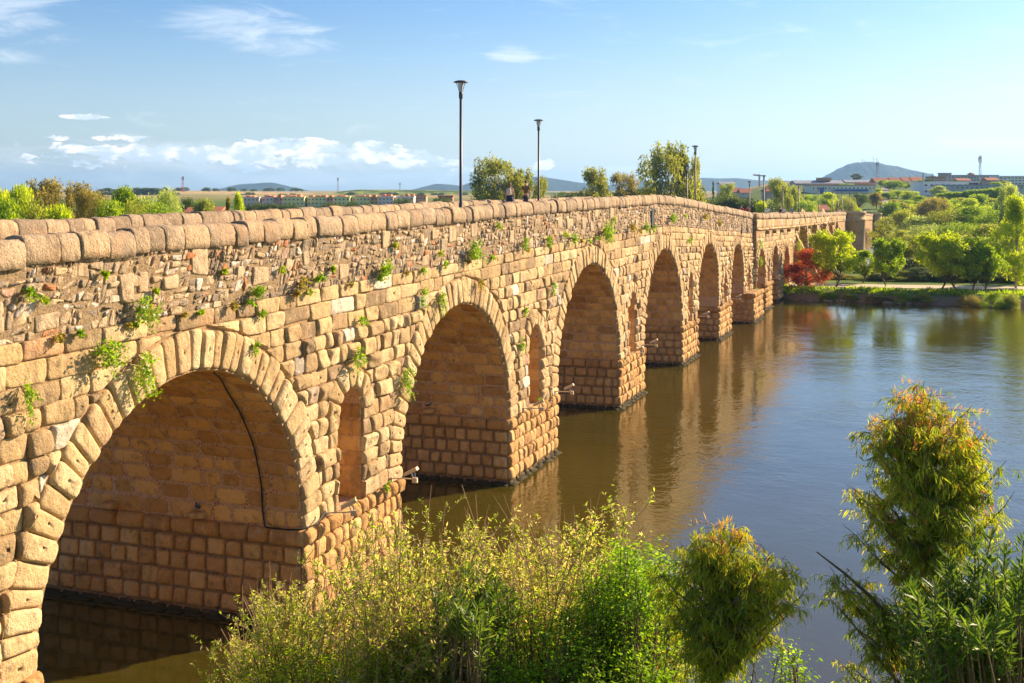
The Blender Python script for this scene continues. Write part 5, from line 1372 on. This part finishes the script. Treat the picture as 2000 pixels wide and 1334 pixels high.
wp = [(40,572,17,'small round tuft at the far left of the rubble band',None),(264,608,30,'bright leafy tuft under the rubble over the nearest arch, left',None),(185,690,36,'bushy green plant above the left haunch of the nearest arch',None),
      (262,690,34,'twiggy plant hanging over the nearest arch ring','h'),(36,755,20,'trailing plant low at the left edge of the bridge','h'),(490,572,17,'tuft at the lower edge of the rubble above the nearest arch, right',None),(578,556,17,'brownish dry tuft on the ledge left of the bright clump','b'),
      (612,545,12,'small green tuft beside the dry one',None),(487,680,10,'tiny tuft on the nearest arch ring',None),(500,615,9,'tiny tuft in a joint above the nearest arch ring',None),(735,530,22,'bright flat clump on the ledge between the first two arches',None),(695,628,11,'sprig between the first two arches, upper',None),
      (682,682,20,'hanging plant over the niche of the nearest pier','h'),(779,714,21,'leafy plant at the left springing of the second arch','h'),(816,566,13,'small hanging tuft left over the second arch','h'),(852,572,14,'longer hanging tuft over the second arch','h'),(860,520,9,'bright sprig below the big bush of the second arch',None),
      (910,495,24,'big bushy plant on the ledge above the second arch',None),(925,540,12,'dry hanging growth on the second arch ring','bh'),(1013,477,12,'tuft on the ledge between the second and third arch',None),(1062,468,9,'small tuft right of the ledge tuft',None),(1110,467,12,'tuft left of the large round bush',None),
      (1145,470,6,'tiny bright tuft beside the large round bush',None),(1172,455,22,'large round bush on the rubble above the third arch',None),(1072,552,9,'narrow hanging tuft left over the third arch','h'),(1009,660,9,'tuft beside the niche of the second pier','h'),(1017,608,8,'yellowish sprig above the niche of the second pier',None),
      (1040,784,7,'small plant on the ledge of the second pier',None),(1225,445,11,'scraggly tuft on the rubble left of the opening','b'),(1254,446,9,'scraggly tuft by the dark opening',None),(1305,428,11,'green tuft right of the dark opening',None),(1342,470,7,'tuft over the fourth arch',None),(1370,425,9,'tuft high on the rubble of the descent','b'),
      (1398,436,8,'dry tuft on the rubble of the descent','b'),(1472,470,6,'narrow vine on the bridge step, upper','h'),(1473,502,6,'narrow vine on the bridge step, lower','h'),(1470,568,8,'weeds on the projecting pier top',None),(1546,472,12,'dark ivy curtain beside the buttresses','dh'),(1546,492,12,'ivy curtain below the upper ivy beside the buttresses','dh'),(736,948,9,'small plant on the ledge of the nearest pier',None)]
for x, y, r, lb, f in wp:
    f = f or ''; wall_plant(x, y, r, lb, 'l_brown' if 'b' in f else ('l_olive' if 'd' in f else 'l_bright'), .8 if 'h' in f else 0, 1.5 if 'h' in f else .85, .15 if y < 780 or y > 960 else .3)

for i in range(34):
    x = 60 + 1280 * (i + .8 * rng.random()) / 34; zz = float(T(s_of_x(x))) - (2.15 if i % 3 else .9 + .9 * rng.random()); dy_ = (1 - b_ * (x - 1000)) / a_
    wall_plant(x, HZ + (H - zz) / H * dy_, 5 + 6 * rng.random() * (1 - x / 2200), 'tiny tuft of weeds in the rubble band, ' + ('%s' % ('leftmost' if i == 0 else (('%dst' if i % 10 == 0 and i != 10 else '%dnd' if i % 10 == 1 and i != 11 else '%drd' if i % 10 == 2 and i != 12 else '%dth') % (i + 1)) + ' from the left')), ['l_green', 'l_brown', 'l_bright'][i % 3], 0, .8)
# ------------------------------------------------------------------ foreground shrubs
def bank_z(X, Y): return float(np.interp(Y, [-14, 2, 4, 9, 14, 20, 26], [10.9, 10.9, 9.0, 6.2, 4.2, 1.2, -2.0]))
def curve(p0, p1, bow, n, r):
    t = np.linspace(0, 1, n)[:, None]; m = (p0 + p1) / 2 + bow
    q = (1 - t) ** 2 * p0 + 2 * t * (1 - t) * m + t ** 2 * p1
    L_ = np.linalg.norm(p1 - p0); w = np.cumsum(r.normal(0, .012 * L_, (n, 3)), 0); w -= t * w[-1]; return q + w
def willow_shrub(x0, x1, env, Zc, n_sh, label, seed):
    r = np.random.default_rng(seed); xc = (x0 + x1) / 2; X = (xc - 1000) * Zc / F; g = bank_z(X, Zc)
    t = thing('willow_shrub', label, 'shrub', (X, Zc, g), 'willow shrubs in the foreground'); st = MB(); lf = MB()
    PB = []; DD = []; LS = []; RN = []
    for i in range(n_sh):
        x = x0 + (x1 - x0) * r.random(); Z = Zc + 1.7 * (r.random() - .5) * 2; y_top = np.interp(x, [e[0] for e in env], [e[1] for e in env])
        y = y_top + (1380 - y_top) * (r.random() ** 1.25) + r.normal(0, 22) - (45 * r.random() if r.random() < .12 else 0)
        tip = P(x, y, Z); base = np.array([X + (x - xc) / F * Zc * .12, Zc + (Z - Zc) * .3, g])
        c = curve(base, tip, np.array([-(x - xc) / F * Zc * .25, 0, .5]) + r.normal(0, .3, 3), 9, r); tall = r.random() < .30
        st.tube(c, np.linspace(.016, .003, 9), 4)
        # twigs
        for k in range(16):
            q = .40 + .60 * r.random(); j = int(q * 8); b = c[min(j, 8)]
            up = np.array([r.normal(0, .6), r.normal(0, .6), .7 + .4 * r.random()]); Lt = (.22 + .38 * r.random()) * (1.2 if tall else .8)
            e = b + up * Lt * .62; tw = curve(b, e, r.normal(0, .05, 3), 5, r); st.tube(tw, np.linspace(.0045, .0018, 5), 3)
            n = 19; u = r.random(n); ii = np.minimum((u * 4).astype(int), 3); fr = (u * 4 - ii)[:, None]; pb = tw[ii] * (1 - fr) + tw[ii + 1] * fr
            PB.append(pb); DD.append(rdir(n, r) * .9 + np.array([0, 0, .55])); LS.append((.034 + .036 * r.random(n))); base_r = r.random()
            lo = (q < .6) * .12
            RN.append(np.where(r.random(n) < .40, .64 + .36 * r.random(n), np.clip(.6 * (.55 * r.random(n) + .45 * base_r) - lo, 0, .6)))
        n = 16; u = .7 + .3 * r.random(n); ii = np.minimum((u * 8).astype(int), 7); PB.append(c[ii] + r.normal(0, .01, (n, 3))); DD.append(rdir(n, r) + np.array([0, 0, .6])); LS.append(.03 + .03 * r.random(n)); RN.append(.6 * r.random(n))
    PB = np.vstack(PB); DD = np.vstack(DD); LS = np.concatenate(LS); RN = np.concatenate(RN)
    wd = LS * np.where(RN > .61, .30, .26)
    leaf_quads(lf, PB, DD, rdir(len(PB), r), LS, wd, RN, .2, .1)
    st.build('branches', M['twig'], t); lf.build('foliage', M['l_willow'], t)
ENV = [(400,1260),(440,1215),(480,1140),(540,1110),(600,1120),(660,1060),(720,1010),(780,975),(850,990),(930,1000),(1000,985),(1060,1010),(1120,970),(1180,985),(1240,1010),(1300,1080)]
willow_shrub(425, 720, ENV, 13.2, 150, 'sparse willow shrub in front of the nearest pier, leftmost of the three', 11)
willow_shrub(640, 980, ENV, 12.6, 210, 'willow shrub with tan catkins, middle of the three', 12)
willow_shrub(900, 1260, ENV, 13.4, 220, 'willow shrub below the pier reflections, rightmost of the three', 13)

def leafy_shrub(name, cx, cy, rx, ry, Zc, rz, n_sh, label, mat, leafL, leafW, seed, ns=22, whorl=False, lowy=1400):
    r = np.random.default_rng(seed); X = (cx - 1000) * Zc / F; g = bank_z(X, Zc); t = thing(name, label, 'shrub', (X, Zc, g)); st = MB(); lf = MB(); PB = []; DD = []; LS = []; RN = []
    nsp = max(5, n_sh // 16); sd = rdir(nsp, r) * (.3 + .7 * r.random(nsp) ** .6)[:, None]
    for i in range(n_sh):
        d = sd[i % nsp] + rdir(1, r)[0] * .30; q = 1.0 + (.25 * r.random() if r.random() < .2 else 0)
        x = cx + rx * d[0] * q; y = cy - abs(d[2]) * q * ry if r.random() < .62 else cy + (lowy - cy) * r.random(); Z = Zc + rz * d[1] * q
        tip = P(x, y, Z); base = np.array([X + (x - cx) / F * Zc * .3, Zc + (Z - Zc) * .3, g]); c = curve(base, tip, np.array([0, 0, .3]) + r.normal(0, .1, 3), 7, r)
        st.tube(c, np.linspace(.02, .005, 7), 4); ax = c[-1] - c[-2]; ax /= np.linalg.norm(ax); ax = ax * .6 + np.array([0, 0, .5]) + np.array([d[0], d[1], 0]) * .3; ax /= np.linalg.norm(ax)
        n = ns; u = r.random(n) ** .8
        pb = tip - ax * (u * .55 * leafL * 4)[:, None] * (1 if whorl else 1.2) + (r.normal(0, .006, (n, 3)) if whorl else r.normal(0, .09, (n, 3)))
        out = rdir(n, r); out -= (out @ ax)[:, None] * ax; out /= np.linalg.norm(out, axis=1)[:, None] + 1e-6
        DD.append(out * (.8 if whorl else 1) + ax * (.9 if whorl else .3) + rdir(n, r) * .25); PB.append(pb); LS.append(leafL * (.65 + .6 * r.random(n))); RN.append(np.clip(.6 * r.random(n) + .4 * r.random(), 0, 1))
    PB = np.vstack(PB); LS = np.concatenate(LS); leaf_quads(lf, PB, np.vstack(DD), rdir(len(PB), r), LS, LS * leafW, np.concatenate(RN), .25, .08)
    st.build('branches', M['bark'], t); lf.build('foliage', M[mat], t)
leafy_shrub('oleander_shrub', 915, 1215, 95, 125, 11.6, .8, 150, 'dark upright oleander growing amid the willow shrubs', 'l_olean', .12, .17, 21, 26, True)
leafy_shrub('leafy_shrub', 1235, 1230, 95, 155, 12.2, .9, 330, 'vivid green small leaved shrub left of the eucalyptus sapling', 'l_bright', .045, .5, 22, 60)
leafy_shrub('leafy_shrub', 1330, 1310, 75, 110, 12.3, .6, 110, 'olive green shrub behind the foot of the eucalyptus sapling', 'l_willow', .05, .3, 27, 50)
leafy_shrub('leafy_shrub', 1060, 1330, 260, 130, 11.9, .8, 420, 'dark green undergrowth shrub along the bottom edge below the willows', 'l_bright', .05, .4, 23, 46)
leafy_shrub('leafy_shrub', 700, 1345, 240, 110, 11.9, .7, 300, 'olive green undergrowth shrub at the bottom left below the willows', 'l_green', .05, .3, 24, 46)
leafy_shrub('leafy_shrub', 1510, 1320, 70, 60, 11.5, .4, 26, 'small light green sprigs right of the eucalyptus sapling at the bottom edge', 'l_bright', .05, .45, 25, 26)
leafy_shrub('oleander_shrub', 1925, 1250, 215, 185, 10.2, 1.1, 430, 'large dark oleander shrub filling the bottom right corner', 'l_olean', .13, .17, 26, 30, True)

def eucalyptus(blobs, base_px, trunk, Zc, label, seed, leafL=.095, nleaf=21, red_top=900, name='eucalyptus_sapling'):
    r = np.random.default_rng(seed); bp = P(base_px[0], base_px[1], Zc); g = bank_z(bp[0], Zc); base = np.array([bp[0], Zc, min(g, bp[2])]); t = thing(name, label, 'tree', tuple(base)); st = MB(); lf = MB()
    tp = np.array([P(x, y, Zc + dz) for x, y, dz in trunk]); tp = np.vstack([base, tp]); st.tube(tp, np.linspace(.038, .006, len(tp)), 7)
    PB = []; DD = []; LS = []; RN = []
    tt = np.linspace(0, len(tp) - 1, 60); TQ = np.stack([np.interp(tt, np.arange(len(tp)), tp[:, i]) for i in range(3)], 1)
    for (cx, cy, rx, ry, rz, n_sh) in blobs:
        for i in range(max(3, n_sh // 9)):
            d = rdir(1, r)[0] * r.random() ** .35; tip = P(cx + rx * 1.28 * d[0], cy + ry * 1.18 * d[2], Zc + rz * d[1])
            hd_ = np.linalg.norm(TQ[:, :2] - tip[:2], axis=1); s0 = TQ[int(np.argmin(np.abs(tip[2] - TQ[:, 2] - .15 - .75 * hd_) + .35 * hd_))]
            Lm = np.linalg.norm(tip - s0); c = curve(s0, tip, np.array([0, 0, -.06 * Lm]), 9, r); st.tube(c, np.linspace(.007 + .010 * min(1, Lm), .0022, 9), 5)
            bb = r.random()
            for k in range(11):
                q = 1 - .72 * r.random() ** 1.2; j = min(8, int(q * 8)); b0 = c[j]; o_ = rdir(1, r)[0]; o_[2] = abs(o_[2]) * .3 - .10
                e = b0 + o_ * (.13 + .22 * r.random()); tw = curve(b0, e, np.array([0, 0, .04]), 5, r); tw[-1, 2] -= .03; st.tube(tw, np.linspace(.003, .0012, 5), 3)
                n = nleaf - 5; u = .1 + .9 * r.random(n); ii = np.minimum((u * 4).astype(int), 3); fr = (u * 4 - ii)[:, None]; PB.append(tw[ii] * (1 - fr) + tw[ii + 1] * fr + r.normal(0, .012, (n, 3)))
                young = b0[2] > H - (red_top - HZ) * Zc / F; up = young and r.random() < .45
                DD.append(r.normal(0, .38, (n, 3)) + np.array([0, 0, .6 if up else -.85]) + o_ * .35)
                LS.append(leafL * (.5 + .8 * r.random(n)) * (.75 if up else 1)); isr = r.random(n) < (.55 if up else (.16 if young else .05))
                RN.append(np.where(isr, .84 + .16 * r.random(n), np.clip(.14 + .45 * r.random(n) + .40 * bb, 0, .82)))
    PB = np.vstack(PB); LS = np.concatenate(LS); leaf_quads(lf, PB, np.vstack(DD), rdir(len(PB), r), LS, LS * .14, np.concatenate(RN), .2, .0)
    st.build('branches', M['bark'], t); lf.build('foliage', M['l_euc'], t)
eucalyptus([(1795,870,105,80,.7,120),(1705,880,28,40,.4,34),(1745,820,40,35,.4,44),(1868,815,42,34,.4,46),(1905,850,30,36,.4,36),(1945,925,28,32,.4,30),(1775,800,60,45,.5,70),(1790,770,35,28,.4,36),(1665,930,25,40,.3,24),(1830,815,50,38,.5,50),(1722,850,42,55,.4,55),(1868,850,55,50,.5,70),(1910,905,50,50,.4,60),(1735,950,70,60,.5,110),(1800,980,80,60,.6,100),(1880,960,80,70,.6,120),(1948,1000,45,50,.5,80),(1700,1030,48,36,.4,65),(1850,1050,90,50,.7,90),(1775,1100,50,60,.5,90),(1745,1165,35,40,.4,40),(1925,860,22,30,.3,14)],
           (1850, 1480), [(1850,1330,0),(1842,1200,0),(1835,1120,0),(1822,1040,0),(1812,960,0),(1802,900,0),(1794,850,0)], 11.4, 'tall young eucalyptus with reddish new leaves at the right', 31, red_top=860)
eucalyptus([(1315,1120,32,45,.3,54),(1340,1180,35,45,.3,50),(1460,1085,50,35,.4,60),(1545,1135,38,30,.3,54),(1500,1115,45,35,.4,60),(1400,1090,60,50,.5,60),(1395,1040,45,28,.4,40),(1450,1075,45,30,.4,40),(1340,1065,35,35,.3,36),(1480,1120,70,42,.5,90),(1535,1145,38,32,.4,40),(1500,1190,45,35,.4,40),(1400,1210,75,70,.5,120),(1455,1200,60,60,.5,70),(1380,1300,70,60,.5,80),(1340,1110,35,60,.3,40)],
           (1395, 1480), [(1395,1334,0),(1400,1220,0),(1405,1140,0),(1410,1070,0),(1412,1030,0)], 11.0, 'bushy eucalyptus sapling with drooping dark leaves at bottom centre', 32, leafL=.095, red_top=1060)
eucalyptus([(1625,1120,32,40,.25,46),(1665,1165,42,45,.3,64),(1710,1205,42,45,.3,60),(1730,1260,55,45,.35,60),(1680,1300,50,40,.3,40)],
           (1850, 1400), [(1790,1290,0),(1745,1215,0),(1700,1165,0),(1650,1120,0),(1595,1078,0)], 11.2, 'leaning eucalyptus branch reaching left over the water', 33, leafL=.085, red_top=0)

# ------------------------------------------------------------------ small things
def post():
    p = P(1910, 566, 138); g = gz(p[0], 138); t = thing('marker_post', 'thin pale post beside the island path', 'post', (p[0], 138, g)); mb = MB(); mb.lathe([(.07, 0), (.06, 2.3), (.03, 2.4), (.001, 2.4)], (p[0], 138, g), 8); mb.build('shaft', M['white'], t, True)
    mb = MB(); mb.box((p[0], 138, g + .03), (.3, .3, .08)); mb.build('base', M['steel'], t)
post()
def rocks():
    for i in range(46):
        X = 28 + 36 * rng.random(); zf = np.interp(X, [28, 31.5, 64], [135.9, 134.7, 121.4]) ; Z = zf - .6 + rng.normal(0, .5); r = .15 + .35 * rng.random() ** 2
        mb = MB(); k = 9; n = 5; th = np.arange(k) * 2 * math.pi / k; rows = []
        for j, ph in enumerate(np.linspace(-.4, 1.2, n)): rows.append(np.c_[np.cos(th), np.sin(th) * .7, np.full(k, math.sin(ph) * .55)] * r * (math.cos(ph) if j < n - 1 else .25) * (1 + rng.normal(0, .10, (k, 1))) * [1, 1, 0] + np.c_[np.zeros(k), np.zeros(k), np.full(k, math.sin(ph) * .55 * r) + rng.normal(0, .03 * r, k)])
        V = np.vstack(rows + [np.array([[0, 0, .58 * r]])]) + [X, Z, .05]; idx = np.arange(n * k).reshape(n, k); a = idx[:-1]; b = idx[1:]
        mb.add(V, [np.stack([a, np.roll(a, -1, 1), np.roll(b, -1, 1), b], -1).reshape(-1, 4), np.stack([idx[-1], np.roll(idx[-1], -1), np.full(k, n * k)], -1)], .2 + .5 * rng.random())
        tag(mb.build('rock', M['rockm'], None, True), 'brown rock at the waterline of the island bank', 'rock', 'rocks along the island waterline')
rocks()
def grass():
    mb = MB(); n = 30000; X = 26 + 60 * rng.random(n); zf = np.interp(X, [26, 31.5, 90], [136, 134.7, 115]); Z = zf + 1.4 + rng.random(n) ** 1.2 * 5.0; g = ground(X, Z); ok = (g > .45) & (np.sin(X * .8) + np.sin(X * 2.1 + Z) + rng.normal(0, .8, n) > .3)
    X, Z, g = X[ok], Z[ok], g[ok]; n = len(X); pos = np.c_[X, Z, g]; ls = .12 + .45 * rng.random(n) * (rng.random(n) < .25); D = rdir(n) * .6 + np.array([0, 0, 1.0])
    leaf_quads(mb, pos, D, rdir(n), ls, .10 + .1 * rng.random(n), rng.random(n)); tag(mb.build('grass', M['l_green']), 'green grass and weeds on the island bank', 'grass', kind='stuff')
    mb = MB(); n = 16000; X = -14 + 46 * rng.random(n); Y = 4 + 18 * rng.random(n); z = np.interp(Y, [2, 4, 9, 14, 20, 26], [10.9, 9.0, 6.2, 4.2, 1.2, -2.0]); ls = .2 + .4 * rng.random(n)
    z = z - 5.0 * sstep(-X, 6, 12)
    leaf_quads(mb, np.c_[X, Y, z], rdir(n) * .5 + np.array([0, 0, 1.0]), rdir(n), ls, .04 + .04 * rng.random(n), rng.random(n) * .6); tag(mb.build('grass', M['l_green']), 'weeds on the near bank under the shrubs', 'grass', kind='stuff')
grass()
def car(x, Z, col, label):
    X = (x - 1000) * Z / F; z = max(gz(X, Z), H - (411 - HZ) * Z / F) ; t = thing('parked_car', label, 'car', (X, Z, z))
    mb = MB(); pr = [(-2.1,.3),(-2.15,.7),(-1.9,.9),(-1.2,.95),(-.7,1.4),(.8,1.42),(1.4,.98),(2.0,.85),(2.15,.6),(2.1,.3)]; V = [(X + p[0], Z + y, z + p[1]) for y in (-.85, .85) for p in pr]; k = len(pr); idx = np.arange(k)
    mb.add(V, [np.stack([idx, np.roll(idx, -1), np.roll(idx, -1) + k, idx + k], -1)]); ctr = [(X, Z - .85, z + .7), (X, Z + .85, z + .7)]
    mb.add(V[:k] + [ctr[0]], np.stack([idx, np.roll(idx, -1), np.full(k, k)], -1)); mb.add(V[k:] + [ctr[1]], np.stack([np.roll(idx, -1), idx, np.full(k, k)], -1)); mb.build('body', col, t)
    mb = MB(); mb.add([(X - .95, Z - .87, z + .95), (X + 1.2, Z - .87, z + .98), (X + .72, Z - .87, z + 1.34), (X - .66, Z - .87, z + 1.34)], np.array([(0, 1, 2, 3)])); mb.build('window', M['pane'], t)
    for sx in (-1.3, 1.3):
        for sy in (-.8, .8):
            mb = MB(); mb.tube([(X + sx, Z + sy - .1, z + .32), (X + sx, Z + sy + .1, z + .32)], .32, 12); mb.build('wheel', M['black'], t)
car(1736, 392, M['white'], 'white parked car beside the dark round tree past the bridge end')
car(1757, 395, M['steel'], 'silver parked car right of the white one')

# air between the camera and the far hills
def haze():
    m = bpy.data.materials.new('haze_air'); m.use_nodes = True; nt = m.node_tree; nt.nodes.clear(); out = N(nt, 'ShaderNodeOutputMaterial'); v = N(nt, 'ShaderNodeVolumePrincipled')
    v.inputs['Color'].default_value = (.34, .62, 1.0, 1); v.inputs['Density'].default_value = 0.00010; v.inputs['Anisotropy'].default_value = .3
    L(nt, v.outputs[0], out.inputs['Volume'])
    mb = MB(); mb.box((0, 5900, 84), (36200, 12400, 180)); o = mb.build('haze', m); tag(o, 'thin bluish haze over the distance', 'haze', kind='stuff')
haze()
print('objects', len(bpy.data.objects))
